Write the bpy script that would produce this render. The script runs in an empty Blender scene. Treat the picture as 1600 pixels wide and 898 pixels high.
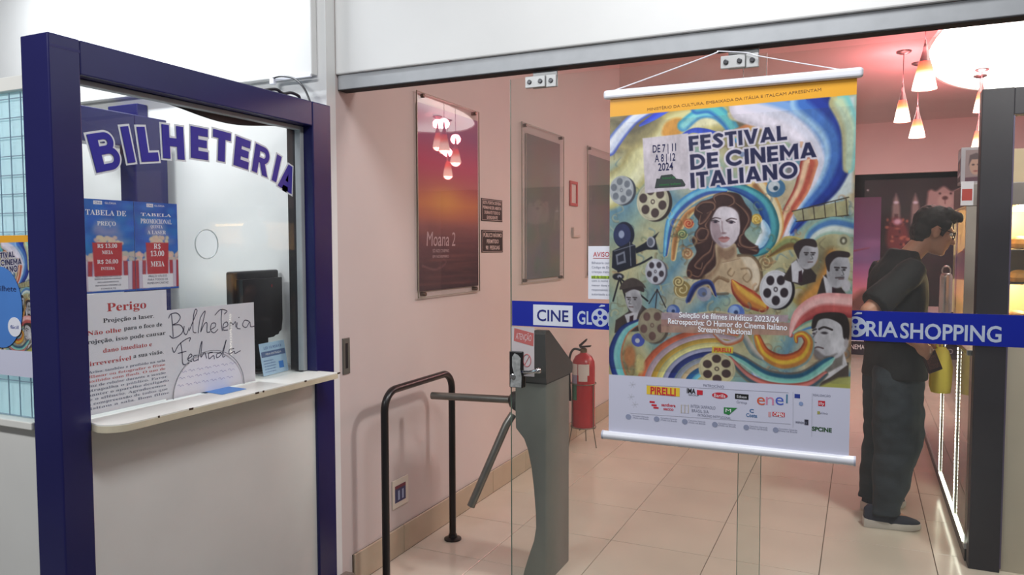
import bpy, bmesh, math, random
import numpy as np
from mathutils import Vector, Matrix, noise as mnoise

random.seed(7)
rng = np.random.default_rng(7)
scene = bpy.context.scene
COL = scene.collection
PI = math.pi

# ---------------------------------------------------------------- camera
CAM_H = 1.5
YAW, PITCH, ROLL, FPX = math.radians(-24.81), math.radians(-3.057), math.radians(-0.14), 1180.8
cam_data = bpy.data.cameras.new('camera')
cam_data.sensor_fit = 'HORIZONTAL'
cam_data.sensor_width = 36.0
cam_data.lens = 36.0 * FPX / 1600.0
cam_data.clip_start = 0.05
cam = bpy.data.objects.new('camera', cam_data)
COL.objects.link(cam)
_f = Vector((math.sin(YAW) * math.cos(PITCH), math.cos(YAW) * math.cos(PITCH), math.sin(PITCH)))
_r0 = Vector((math.cos(YAW), -math.sin(YAW), 0))
_u0 = _r0.cross(_f)
_r = math.cos(ROLL) * _r0 + math.sin(ROLL) * _u0
_u = -math.sin(ROLL) * _r0 + math.cos(ROLL) * _u0
cam.matrix_world = Matrix(((_r.x, _u.x, -_f.x, 0), (_r.y, _u.y, -_f.y, 0), (_r.z, _u.z, -_f.z, CAM_H), (0, 0, 0, 1)))
scene.camera = cam

# ---------------------------------------------------------------- view, world, lamps
scene.view_settings.view_transform = 'Standard'
scene.view_settings.look = 'None'
scene.view_settings.gamma = 1.0
scene.view_settings.exposure = 0.55
scene.view_settings.use_curve_mapping = False
scene.cycles.use_denoising = True
scene.cycles.max_bounces = 8
scene.cycles.transparent_max_bounces = 16
scene.cycles.sample_clamp_indirect = 6.0
scene.cycles.caustics_reflective = False
scene.cycles.caustics_refractive = False

world = bpy.data.worlds.new('night_street')
scene.world = world
world.use_nodes = True
world.node_tree.nodes['Background'].inputs['Color'].default_value = (0.50, 0.52, 0.58, 1)
world.node_tree.nodes['Background'].inputs['Strength'].default_value = 0.16

def area(name, loc, aim, sx, sy, power, color=(1, 1, 1)):
    l = bpy.data.lights.new(name, 'AREA'); l.shape = 'RECTANGLE'; l.size = sx; l.size_y = sy
    l.energy = power; l.color = color
    o = bpy.data.objects.new(name, l); COL.objects.link(o)
    o.location = loc
    o.rotation_euler = (Vector(aim) - Vector(loc)).to_track_quat('-Z', 'Y').to_euler()
    return o

def bulb(name, loc, power, color=(1, 1, 1), r=0.05):
    l = bpy.data.lights.new(name, 'POINT'); l.energy = power; l.color = color; l.shadow_soft_size = r
    o = bpy.data.objects.new(name, l); COL.objects.link(o); o.location = loc
    return o

# pavement lamp under the marquee, plus an added left fill for the booth side (out of frame, above the camera)
area('marquee_lamp', (-0.25, 1.60, 3.20), (-0.55, 1.9, 0.0), 1.1, 0.25, 27, (0.95, 0.97, 1.0))
area('left_fill_light', (-2.3, -0.5, 3.1), (-2.3, 1.2, 0.9), 1.2, 0.25, 36, (0.95, 0.97, 1.0))  # added fill that brightens the near side of the booth
# tube over the ticket booth
area('booth_tube_lamp', (-3.05, 2.15, 2.98), (-3.05, 2.30, 0.0), 1.1, 0.10, 25, (0.90, 0.95, 1.0))
# lobby ceiling lamp near the entrance, and an added unseen fill farther in
area('lobby_lamp_near', (0.95, 3.15, 3.12), (0.2, 3.2, 0), 0.35, 0.35, 34, (1.0, 0.97, 0.94))
area('lobby_fill_far', (-0.5, 9.3, 3.17), (-0.5, 9.3, 0), 0.6, 0.6, 16, (1.0, 0.90, 0.90))  # added fill that brightens the displays at the back

# ---------------------------------------------------------------- helpers
def s2l(c):
    c = np.asarray(c, float)
    if c.max() > 1.0: c = c / 255.0
    return np.where(c <= 0.04045, c / 12.92, ((c + 0.055) / 1.055) ** 2.4)

MATS = {}
def mat(name, col, rough=0.5, metal=0.0, var=0.06, scale=8.0, bump=0.0, spec=0.5, emit=None, estr=0.0, coat=0.0):
    """node based material: a noise varies the colour a little and may roughen the surface"""
    if name in MATS: return MATS[name]
    m = bpy.data.materials.new(name); m.use_nodes = True
    nt = m.node_tree; b = nt.nodes['Principled BSDF']
    lin = s2l(col)
    b.inputs['Roughness'].default_value = rough
    b.inputs['Metallic'].default_value = metal
    b.inputs['Specular IOR Level'].default_value = spec
    b.inputs['Coat Weight'].default_value = coat
    tc = nt.nodes.new('ShaderNodeTexCoord')
    nz = nt.nodes.new('ShaderNodeTexNoise'); nz.inputs['Scale'].default_value = scale; nz.inputs['Detail'].default_value = 5
    nt.links.new(tc.outputs['Object'], nz.inputs['Vector'])
    rp = nt.nodes.new('ShaderNodeValToRGB')
    rp.color_ramp.elements[0].position = 0.3; rp.color_ramp.elements[1].position = 0.7
    rp.color_ramp.elements[0].color = (*np.clip(lin * (1 - var), 0, 1), 1)
    rp.color_ramp.elements[1].color = (*np.clip(lin * (1 + var), 0, 1), 1)
    nt.links.new(nz.outputs['Fac'], rp.inputs['Fac'])
    nt.links.new(rp.outputs['Color'], b.inputs['Base Color'])
    if bump:
        bp = nt.nodes.new('ShaderNodeBump'); bp.inputs['Strength'].default_value = bump; bp.inputs['Distance'].default_value = 0.004
        n2 = nt.nodes.new('ShaderNodeTexNoise'); n2.inputs['Scale'].default_value = scale * 9; n2.inputs['Detail'].default_value = 4
        nt.links.new(tc.outputs['Object'], n2.inputs['Vector'])
        nt.links.new(n2.outputs['Fac'], bp.inputs['Height']); nt.links.new(bp.outputs['Normal'], b.inputs['Normal'])
    if emit is not None:
        b.inputs['Emission Color'].default_value = (*s2l(emit), 1)
        b.inputs['Emission Strength'].default_value = estr
    MATS[name] = m
    return m

def print_mat(name, rough=0.5, coat=0.0):
    """ink printed on a sheet: the colour comes from the mesh's colour attribute, with a faint paper grain"""
    if name in MATS: return MATS[name]
    m = bpy.data.materials.new(name); m.use_nodes = True
    nt = m.node_tree; b = nt.nodes['Principled BSDF']
    at = nt.nodes.new('ShaderNodeAttribute'); at.attribute_name = 'ink'
    nz = nt.nodes.new('ShaderNodeTexNoise'); nz.inputs['Scale'].default_value = 900
    tc = nt.nodes.new('ShaderNodeTexCoord'); nt.links.new(tc.outputs['Object'], nz.inputs['Vector'])
    mp = nt.nodes.new('ShaderNodeMapRange'); mp.inputs['To Min'].default_value = 0.94; mp.inputs['To Max'].default_value = 1.06
    nt.links.new(nz.outputs['Fac'], mp.inputs['Value'])
    mx = nt.nodes.new('ShaderNodeMix'); mx.data_type = 'RGBA'; mx.blend_type = 'MULTIPLY'; mx.inputs['Factor'].default_value = 1
    nt.links.new(at.outputs['Color'], mx.inputs['A']); nt.links.new(mp.outputs['Result'], mx.inputs['B'])
    nt.links.new(mx.outputs['Result'], b.inputs['Base Color'])
    b.inputs['Roughness'].default_value = rough
    b.inputs['Coat Weight'].default_value = coat; b.inputs['Coat Roughness'].default_value = 0.05
    MATS[name] = m
    return m

def glass_mat(name, tint=(0.93, 0.97, 0.95), haze=0.05, haze_col=(0.8, 0.8, 0.8), refl=1.0, smudge=0.0):
    """thin pane: clear, Fresnel mirror, plus a film of dust that scatters a little light"""
    if name in MATS: return MATS[name]
    m = bpy.data.materials.new(name); m.use_nodes = True
    nt = m.node_tree; nt.nodes.clear(); N = nt.nodes.new; L = nt.links.new
    out = N('ShaderNodeOutputMaterial')
    tr = N('ShaderNodeBsdfTransparent'); tr.inputs['Color'].default_value = (*tint, 1)
    gl = N('ShaderNodeBsdfGlossy'); gl.inputs['Roughness'].default_value = 0.015
    df = N('ShaderNodeBsdfDiffuse'); df.inputs['Color'].default_value = (*haze_col, 1)
    fr = N('ShaderNodeFresnel'); fr.inputs['IOR'].default_value = 1.45
    ml = N('ShaderNodeMath'); ml.operation = 'MULTIPLY'; ml.inputs[1].default_value = refl
    ge = N('ShaderNodeNewGeometry'); inv = N('ShaderNodeMath'); inv.operation = 'SUBTRACT'; inv.inputs[0].default_value = 1.0
    L(ge.outputs['Backfacing'], inv.inputs[1])
    m0 = N('ShaderNodeMath'); m0.operation = 'MULTIPLY'          # a pane mirrors from its outer faces only
    L(fr.outputs['Fac'], m0.inputs[0]); L(inv.outputs['Value'], m0.inputs[1]); L(m0.outputs['Value'], ml.inputs[0])
    m1 = N('ShaderNodeMixShader'); m1.inputs['Fac'].default_value = haze
    if smudge:
        tc = N('ShaderNodeTexCoord'); nz = N('ShaderNodeTexNoise'); nz.inputs['Scale'].default_value = 3.0; nz.inputs['Detail'].default_value = 6
        L(tc.outputs['Object'], nz.inputs['Vector'])
        mr = N('ShaderNodeMapRange'); mr.inputs['From Min'].default_value = 0.3; mr.inputs['From Max'].default_value = 0.8
        mr.inputs['To Min'].default_value = haze; mr.inputs['To Max'].default_value = haze + smudge
        L(nz.outputs['Fac'], mr.inputs['Value']); L(mr.outputs['Result'], m1.inputs['Fac'])
    L(tr.outputs['BSDF'], m1.inputs[1]); L(df.outputs['BSDF'], m1.inputs[2])
    m2 = N('ShaderNodeMixShader'); L(ml.outputs['Value'], m2.inputs['Fac'])
    L(m1.outputs['Shader'], m2.inputs[1]); L(gl.outputs['BSDF'], m2.inputs[2])
    L(m2.outputs['Shader'], out.inputs['Surface'])
    MATS[name] = m
    return m

def glow(name, col, strength):
    if name in MATS: return MATS[name]
    m = bpy.data.materials.new(name); m.use_nodes = True
    nt = m.node_tree; nt.nodes.clear()
    out = nt.nodes.new('ShaderNodeOutputMaterial'); e = nt.nodes.new('ShaderNodeEmission')
    e.inputs['Color'].default_value = (*s2l(col), 1); e.inputs['Strength'].default_value = strength
    nt.links.new(e.outputs['Emission'], out.inputs['Surface'])
    MATS[name] = m
    return m

ORG = {}                                    # world origin of every root, so that parts are built in world numbers
def org(p): return ORG.get(p.name, Vector((0, 0, 0))) if p is not None else Vector((0, 0, 0))

class MB:
    """collects shapes and links them as ONE mesh object"""
    def __init__(s): s.bm = bmesh.new()
    def box(s, x0, x1, y0, y1, z0, z1, bev=0.0, M=None, seg=2):
        g = bmesh.ops.create_cube(s.bm, size=1.0)
        vs = g['verts']
        T = Matrix.Translation(((x0 + x1) / 2, (y0 + y1) / 2, (z0 + z1) / 2)) @ Matrix.Diagonal((abs(x1 - x0), abs(y1 - y0), abs(z1 - z0), 1))
        bmesh.ops.transform(s.bm, matrix=T, verts=vs)
        if bev > 0:
            es = list({e for v in vs for e in v.link_edges})
            r = bmesh.ops.bevel(s.bm, geom=es, offset=bev, segments=seg, profile=0.5, affect='EDGES', clamp_overlap=True)
            vs = list({v for f in r['faces'] for v in f.verts} | {v for v in vs if v.is_valid})
        if M is not None: bmesh.ops.transform(s.bm, matrix=M, verts=[v for v in vs if v.is_valid])
        return s
    def rings(s, rings, cap0=True, cap1=True, closed=False):
        R = [[s.bm.verts.new(p) for p in r] for r in rings]
        n = len(R[0])
        rng_ = range(len(R)) if closed else range(len(R) - 1)
        for i in rng_:
            a, b = R[i], R[(i + 1) % len(R)]
            for j in range(n):
                s.bm.faces.new((a[j], a[(j + 1) % n], b[(j + 1) % n], b[j])).smooth = True
        if not closed:
            if cap0: s.bm.faces.new(R[0][::-1])
            if cap1: s.bm.faces.new(R[-1])
        return s
    def tube(s, pts, r, seg=10, cap=True):
        pts = [Vector(p) for p in pts]; n = len(pts)
        rs = r if isinstance(r, (list, tuple)) else [r] * n
        up = None; R = []
        for i, p in enumerate(pts):
            t = (pts[min(i + 1, n - 1)] - pts[max(i - 1, 0)]).normalized()
            if up is None: up = Vector((0, 0, 1)) if abs(t.z) < 0.9 else Vector((0, 1, 0))
            a = t.cross(up)
            if a.length < 1e-5: a = t.cross(Vector((1, 0, 0)))
            a.normalize(); up = a.cross(t).normalized()
            R.append([p + rs[i] * (math.cos(2 * PI * k / seg) * a + math.sin(2 * PI * k / seg) * up) for k in range(seg)])
        return s.rings(R, cap, cap)
    def lathe(s, prof, c=(0, 0, 0), seg=24, M=None, cap=True):
        c = Vector(c); R = []
        for r, z in prof:
            ring = [Vector((max(r, 1e-4) * math.cos(2 * PI * k / seg), max(r, 1e-4) * math.sin(2 * PI * k / seg), z)) for k in range(seg)]
            R.append([(M @ p if M is not None else p) + c for p in ring])
        return s.rings(R, cap, cap)
    def ball(s, c, r, M=None, u=16, v=10):
        rx, ry, rz = r if isinstance(r, (list, tuple)) else (r, r, r)
        c = Vector(c); R = []
        for i in range(v + 1):
            a = -PI / 2 + PI * min(max(i / v, 0.02), 0.98)
            ring = [Vector((rx * math.cos(a) * math.cos(2 * PI * k / u), ry * math.cos(a) * math.sin(2 * PI * k / u), rz * math.sin(a))) for k in range(u)]
            R.append([c + (M @ p if M is not None else p) for p in ring])
        return s.rings(R)
    def capsule(s, a, b, ra, rb, seg=12):
        a, b = Vector(a), Vector(b); d = b - a; L = d.length; t = d / L
        pts, rs = [], []
        for k in (80, 55, 30): pts.append(a - t * ra * math.sin(math.radians(k))); rs.append(ra * math.cos(math.radians(k)))
        for k in range(5): pts.append(a + d * k / 4); rs.append(ra + (rb - ra) * k / 4)
        for k in (30, 55, 80): pts.append(b + t * rb * math.sin(math.radians(k))); rs.append(rb * math.cos(math.radians(k)))
        return s.tube(pts, rs, seg)
    def prism(s, poly, f, d0, d1):
        """poly of (a,b) pairs; f(a,b,d) gives the point"""
        A = [f(a, b, d0) for a, b in poly]; B = [f(a, b, d1) for a, b in poly]
        return s.rings([A, B])
    def strip(s, L, R, thick=None):
        """flat ribbon between two point rows"""
        vl = [s.bm.verts.new(p) for p in L]; vr = [s.bm.verts.new(p) for p in R]
        for i in range(len(vl) - 1): s.bm.faces.new((vl[i], vr[i], vr[i + 1], vl[i + 1]))
        return s
    def build(s, name, m, parent=None, smooth=True, ang=35):
        bmesh.ops.recalc_face_normals(s.bm, faces=s.bm.faces[:])
        me = bpy.data.meshes.new(name); s.bm.to_mesh(me); s.bm.free()
        if smooth:                                  # boxes stay flat, swept and turned shapes shade smoothly
            fl = [False] * len(me.polygons); me.polygons.foreach_get('use_smooth', fl)
            me.set_sharp_from_angle(angle=math.radians(ang))
            me.polygons.foreach_set('use_smooth', fl)
        else: me.polygons.foreach_set('use_smooth', [False] * len(me.polygons))
        return link(name, me, m, parent, False)

def link(name, me, m, parent=None, smooth=True, ang=35):
    o_ = org(parent)
    if o_.length > 0: me.transform(Matrix.Translation(-o_))
    if smooth and len(me.polygons):
        me.polygons.foreach_set('use_smooth', [True] * len(me.polygons))
        me.set_sharp_from_angle(angle=math.radians(ang))
    if m is not None: me.materials.append(m)
    o = bpy.data.objects.new(name, me); COL.objects.link(o)
    if parent is not None:
        o.parent = parent; ORG[o.name] = o_.copy()
    return o

def tag(o, label=None, cat=None, group=None, kind=None):
    if label: o['label'] = label
    if cat: o['category'] = cat
    if group: o['group'] = group
    if kind: o['kind'] = kind
    return o

def thing(name, loc, label, cat, group=None, kind=None):
    o = bpy.data.objects.new(name, None); COL.objects.link(o)
    o.empty_display_size = 0.05
    o.location = loc; ORG[o.name] = Vector(loc)
    return tag(o, label, cat, group, kind)

def copy_tree(o, parent=None):
    c = o.copy(); COL.objects.link(c)
    if parent is not None: c.parent = parent
    for ch in list(o.children): copy_tree(ch, c)
    return c

def temp_mesh(mb, mods):
    """evaluate a mesh through modifiers and return the result"""
    bmesh.ops.recalc_face_normals(mb.bm, faces=mb.bm.faces[:])
    me = bpy.data.meshes.new('temp'); mb.bm.to_mesh(me); mb.bm.free()
    o = bpy.data.objects.new('temp', me); COL.objects.link(o)
    for typ, kw in mods:
        md = o.modifiers.new(typ, typ)
        for k, v in kw.items(): setattr(md, k, v)
    dg = bpy.context.evaluated_depsgraph_get(); dg.update()
    r = bpy.data.meshes.new_from_object(o.evaluated_get(dg), depsgraph=dg)
    bpy.data.objects.remove(o); bpy.data.meshes.remove(me)
    return r

# ---- writing: built-in font turned into mesh, placed on a surface by origin + two directions
def text(s, name, p, U, V, m, parent, h=0.05, w=None, bold=0.0, shear=0.0, align='CENTER', lift=0.0006, gap=1.0, vmid=True, thick=0.0):
    """p: anchor (baseline middle, or the middle of the line if vmid); h: capital height; w: forces the width"""
    U, V = Vector(U).normalized(), Vector(V).normalized(); N = U.cross(V)
    def shape(body):
        cu = bpy.data.curves.new('text', 'FONT'); cu.body = body; cu.size = 1.0; cu.offset = bold; cu.shear = shear
        cu.space_character = gap; cu.resolution_u = 3; cu.extrude = 0
        o = bpy.data.objects.new('text', cu)
        me = bpy.data.meshes.new_from_object(o)
        bpy.data.objects.remove(o); bpy.data.curves.remove(cu)
        return me
    plain, marks = '', []
    for ch in s:                                   # accents that the serif alphabet lacks are drawn by hand
        if 0x300 <= ord(ch) <= 0x330: marks.append((len(plain) - 1, ord(ch)))
        else: plain += ch
    me = shape(plain)
    if marks:
        bm = bmesh.new(); bm.from_mesh(me)
        def xr(body):
            m2 = shape(body); v = [g_.co.x for g_ in m2.vertices]; y = [g_.co.y for g_ in m2.vertices]; r_ = (min(v), max(v), max(y)); bpy.data.meshes.remove(m2); return r_
        for i, code in marks:
            x1_ = xr(plain[:i + 1])[1]; l_ = xr(plain[i]); xm = x1_ - (l_[1] - l_[0]) / 2; top = l_[2] + .06
            pts = {0x303: [(-.17, .02), (-.09, .09), (.06, .03), (.16, .10)], 0x301: [(-.04, .0), (.09, .15)], 0x302: [(-.13, .0), (0, .12), (.13, .0)]}.get(code, [(.0, .02), (.06, -.07), (.04, -.17), (-.09, -.19)])
            y0_ = 0 if code == 0x327 else top
            for k in range(len(pts) - 1):
                ma, mb_ = Vector(pts[k]), Vector(pts[k + 1]); d = (mb_ - ma).normalized(); n_ = Vector((-d.y, d.x)) * .04
                bm.faces.new([bm.verts.new((xm + v.x, y0_ + v.y, 0)) for v in (ma + n_, ma - n_, mb_ - n_, mb_ + n_)])
        bm.to_mesh(me); bm.free()
    n = len(me.vertices)
    if n == 0: return None
    co = np.empty(n * 3); me.vertices.foreach_get('co', co); co = co.reshape(-1, 3)
    k = h / 0.70
    xs, ys = co[:, 0], co[:, 1]
    x0, x1 = xs.min(), xs.max()
    kx = k if w is None else w / (x1 - x0)
    x = (xs - (x0 + x1) / 2) * kx
    if align == 'LEFT': x = (xs - x0) * kx
    if align == 'RIGHT': x = (xs - x1) * kx
    y = ys * k - (h / 2 if vmid else 0)
    P = np.array(p)[None] + x[:, None] * np.array(U)[None] + y[:, None] * np.array(V)[None] + np.array(N)[None] * lift
    me.vertices.foreach_set('co', P.ravel()); me.update()
    if thick > 0:
        bm = bmesh.new(); bm.from_mesh(me)
        r = bmesh.ops.extrude_face_region(bm, geom=bm.faces[:])
        bmesh.ops.translate(bm, vec=N * thick, verts=[g for g in r['geom'] if isinstance(g, bmesh.types.BMVert)])
        bm.to_mesh(me); bm.free()
    r = link(name, me, m, parent, smooth=False)
    if len(s) > 1: r['kind'] = 'stuff'
    return r

def merge(name, objs, parent):
    """several lines of the same ink become one lettering mesh"""
    objs = [o for o in objs if o is not None]
    bm = bmesh.new(); ms = objs[0].data.materials[0]
    for o in objs: bm.from_mesh(o.data)
    me = bpy.data.meshes.new(name); bm.to_mesh(me); bm.free(); me.materials.append(ms)
    for o in objs:
        d = o.data; bpy.data.objects.remove(o); bpy.data.meshes.remove(d)
    r = bpy.data.objects.new(name, me); COL.objects.link(r)
    if parent is not None: r.parent = parent; ORG[r.name] = org(parent)
    r['kind'] = 'stuff'
    return r

# ---- a small painter for flat prints: fills an array, which becomes the colours of a fine grid mesh
class Paint:
    def __init__(s, w, h, base, fmap=None, k=1.0):
        s.w, s.h, s.k = w, h, k
        s.a = np.ones((h, w, 3)) * np.array(base, float) / 255.0
        s.map = fmap or (lambda p: p)
    def pt(s, pts): return np.array([s.map(p) for p in pts], float)
    def win(s, P, pad):
        x0 = max(int(P[:, 0].min() - pad), 0); x1 = min(int(P[:, 0].max() + pad) + 2, s.w)
        y0 = max(int(P[:, 1].min() - pad), 0); y1 = min(int(P[:, 1].max() + pad) + 2, s.h)
        if x1 <= x0 or y1 <= y0: return None
        Y, X = np.mgrid[y0:y1, x0:x1].astype(float)
        return (slice(y0, y1), slice(x0, x1)), X, Y
    def put(s, sl, al, col):
        c = np.array(col, float) / 255.0
        s.a[sl] = s.a[sl] * (1 - al[..., None]) + c * al[..., None]
    def poly(s, pts, col, al=1.0, soft=1.0, smooth=False, grow=0.0):
        P = s.pt(pts)
        if smooth: P = crom(P, closed=True)
        r = s.win(P, 2 + soft * 2 + grow)
        if r is None: return
        sl, X, Y = r; ins = np.zeros(X.shape, bool); D = np.full(X.shape, 1e9)
        for i in range(len(P)):
            (xa, ya), (xb, yb) = P[i], P[(i + 1) % len(P)]
            c = (ya > Y) != (yb > Y)
            ins ^= c & (X < (xb - xa) * (Y - ya) / (yb - ya + 1e-12) + xa)
            dx, dy = xb - xa, yb - ya
            t = np.clip(((X - xa) * dx + (Y - ya) * dy) / (dx * dx + dy * dy + 1e-9), 0, 1)
            D = np.minimum(D, np.hypot(X - xa - t * dx, Y - ya - t * dy))
        s.put(sl, np.clip(0.5 + (np.where(ins, D, -D) + grow) / (soft * 2), 0, 1) * al, col)
    def ell(s, c, rx, ry, col, al=1.0, rot=0.0, soft=1.0):
        C = s.pt([c])[0]; rx, ry = rx * s.k, ry * s.k
        R = max(rx, ry) + soft * 2
        r = s.win(np.array([C - R, C + R]), 1)
        if r is None: return
        sl, X, Y = r; ca, sa = math.cos(rot), math.sin(rot)
        u = (X - C[0]) * ca + (Y - C[1]) * sa; v = -(X - C[0]) * sa + (Y - C[1]) * ca
        d = (1 - np.sqrt((u / rx) ** 2 + (v / ry) ** 2)) * min(rx, ry)
        s.put(sl, np.clip(0.5 + d / (soft * 2), 0, 1) * al, col)
    def band(s, pts, w0, w1, cols, al=1.0, soft=1.0, curve=True):
        """a tapering ribbon; cols run across it from its left edge to its right edge"""
        P = s.pt(pts); P = crom(P) if curve else P
        n = len(P); W = np.interp(np.linspace(0, 1, n), np.linspace(0, 1, 2 if np.isscalar(w0) else len(w0)), (w0, w1) if np.isscalar(w0) else w0) * s.k / 2
        r = s.win(P, W.max() + 3)
        if r is None: return
        sl, X, Y = r; D = np.full(X.shape, 1e9); Sg = np.zeros(X.shape); Wd = np.ones(X.shape)
        for i in range(n - 1):
            xa, ya = P[i]; dx, dy = P[i + 1] - P[i]; l2 = dx * dx + dy * dy + 1e-9
            t = np.clip(((X - xa) * dx + (Y - ya) * dy) / l2, 0, 1)
            d = np.hypot(X - xa - t * dx, Y - ya - t * dy); m = d < D
            D[m] = d[m]; Sg[m] = np.sign(dx * (Y - ya) - dy * (X - xa))[m]; Wd[m] = (W[i] + (W[i + 1] - W[i]) * t)[m]
        a = np.clip(0.5 + (Wd - D) / (soft * 2), 0, 1) * al * np.clip(Wd / 0.6, 0, 1)
        q = np.clip((Sg * D / np.maximum(Wd, 0.3) + 1) / 2, 0, 1) * (len(cols) - 1)
        C = np.array(cols, float) / 255.0
        i0 = np.clip(np.floor(q).astype(int), 0, len(cols) - 1); i1 = np.minimum(i0 + 1, len(cols) - 1)
        f = np.clip((q - i0 - 0.25) * 2, 0, 1)[..., None]
        col = C[i0] * (1 - f) + C[i1] * f
        s.a[sl] = s.a[sl] * (1 - a[..., None]) + col * a[..., None]
    def line(s, pts, w, col, al=1.0, curve=True, soft=0.7): s.band(pts, w, w, [col, col], al, soft, curve)
    def reel(s, c, rx, ry, face, hole, holes=5, rot=0.0, rim=None, ph=0.3):
        if rim is not None: s.ell((c[0] + rx * .18, c[1] + ry * .06), rx, ry, rim, rot=rot)
        s.ell(c, rx, ry, face, rot=rot); s.ell(c, rx * .93, ry * .93, np.array(face) * .9, rot=rot); s.ell(c, rx * .88, ry * .88, face, rot=rot)
        for k in range(holes):
            a = ph + 2 * PI * k / holes
            s.ell((c[0] + .58 * rx * math.cos(a), c[1] + .58 * ry * math.sin(a)), rx * .25, ry * .25, hole)
        s.ell(c, rx * .13, ry * .13, hole); s.ell(c, rx * .07, ry * .07, face)
    def sheet(s, name, O, U, V, m, parent):
        """grid mesh: O top left corner, U along the width, V down the height"""
        h, w = s.h, s.w
        O, U, V = np.array(O, float), np.array(U, float), np.array(V, float)
        gy, gx = np.mgrid[0:h, 0:w]
        co = O + gx.reshape(-1, 1) / (w - 1) * U + gy.reshape(-1, 1) / (h - 1) * V
        i = (np.arange(h - 1)[:, None] * w + np.arange(w - 1)[None]).ravel()
        q = np.stack([i, i + w, i + w + 1, i + 1], 1)
        me = bpy.data.meshes.new(name)
        me.vertices.add(h * w); me.vertices.foreach_set('co', co.ravel())
        me.loops.add(q.size); me.loops.foreach_set('vertex_index', q.ravel())
        me.polygons.add(len(q)); me.polygons.foreach_set('loop_start', np.arange(len(q)) * 4)
        me.update(); me.validate()
        at = me.color_attributes.new('ink', 'FLOAT_COLOR', 'POINT')
        c4 = np.ones((h * w, 4)); c4[:, :3] = s2l(np.clip(s.a.reshape(-1, 3), 0, 1))
        at.data.foreach_set('color', c4.ravel())
        return link(name, me, m, parent, smooth=False)

def crom(P, closed=False, n=8):
    P = np.asarray(P, float); N = len(P)
    if N < 3 and not closed: return np.array([P[0] + (P[1] - P[0]) * t for t in np.linspace(0, 1, n)])
    out = []
    for i in range(N if closed else N - 1):
        p = [P[(i + j) % N] if closed else P[min(max(i + j, 0), N - 1)] for j in (-1, 0, 1, 2)]
        for t in np.linspace(0, 1, n, endpoint=False):
            out.append(0.5 * ((2 * p[1]) + (-p[0] + p[2]) * t + (2 * p[0] - 5 * p[1] + 4 * p[2] - p[3]) * t * t + (-p[0] + 3 * p[1] - 3 * p[2] + p[3]) * t ** 3))
    if not closed: out.append(P[-1])
    return np.array(out)

def glyph(ch, t=.235):
    R = lambda x0, y0, x1, y1: ('p', [(x0, y0), (x1, y0), (x1, y1), (x0, y1)])
    arc = lambda cx, cy, r, a0, a1: [(cx + r * math.cos(a), cy + r * math.sin(a)) for a in np.linspace(math.radians(a0), math.radians(a1), 28)]
    return {'I': (t, [R(0, 0, t, 1)]), 'L': (.60, [R(0, 0, t, 1), R(0, 0, .60, t * .95)]),
            'F': (.60, [R(0, 0, t, 1), R(0, 1 - t * .95, .60, 1), R(0, .37, .55, .37 + t * .9)]),
            'E': (.62, [R(0, 0, t, 1), R(0, 1 - t * .95, .62, 1), R(0, .5 - t * .45, .58, .5 + t * .45), R(0, 0, .62, t * .95)]),
            'T': (.70, [R(0, 1 - t * .95, .70, 1), R(.35 - t / 2, 0, .35 + t / 2, 1)]),
            'V': (.86, [('p', [(0, 1), (.26, 1), (.43, .36), (.60, 1), (.86, 1), (.55, 0), (.31, 0)])]),
            'A': (.92, [('p', [(0, 0), (.33, 1), (.59, 1), (.92, 0), (.66, 0), (.46, .64), (.26, 0)]), R(.24, .16, .68, .35)]),
            'N': (.84, [R(0, 0, t, 1), R(.84 - t, 0, .84, 1), ('p', [(0, 1), (t * 1.05, 1), (.84, 0), (.84 - t * 1.05, 0)])]),
            'M': (1.04, [R(0, 0, t, 1), R(1.04 - t, 0, 1.04, 1), ('p', [(0, 1), (t * 1.02, 1), (.52, .50), (1.04 - t * 1.02, 1), (1.04, 1), (.52, .14)])]),
            'D': (.86, [R(0, 0, t, 1), ('b', [(t / 2, t / 2), (.36, t / 2)] + arc(.36, .5, .5 - t / 2, -90, 90) + [(.36, 1 - t / 2), (t / 2, 1 - t / 2)])]),
            'C': (.98, [('b', arc(.53, .5, .53 - t / 2, 48, 312))]), 'O': (1.10, [('b', arc(.55, .5, .55 - t / 2, 0, 360))]),
            'H': (.80, [R(0, 0, t, 1), R(.80 - t, 0, .80, 1), R(t * .5, .5 - t * .46, .80 - t * .5, .5 + t * .46)]),
            'B': (.76, [R(0, 0, t, 1), ('b', [(t * .5, .91), (.42, .91)] + arc(.44, .735, .175, 90, -90) + [(t * .5, .56)], .18), ('b', [(t * .5, .52), (.46, .52)] + arc(.47, .305, .215, 90, -90) + [(t * .5, .09)], .18)]),
            'R': (.78, [R(0, 0, t, 1), ('b', [(t * .5, .905), (.44, .905)] + arc(.46, .70, .205, 90, -90) + [(t * .5, .495)], .19), ('p', [(.30, .46), (.56, .46), (.80, 0), (.52, 0)])]),
            'S': (.66, [('b', [tuple(q) for q in crom([(.56, .80), (.36, .885), (.15, .75), (.33, .53), (.52, .29), (.32, .115), (.07, .20)])])]), ' ': (.22, [])}[ch]

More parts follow.
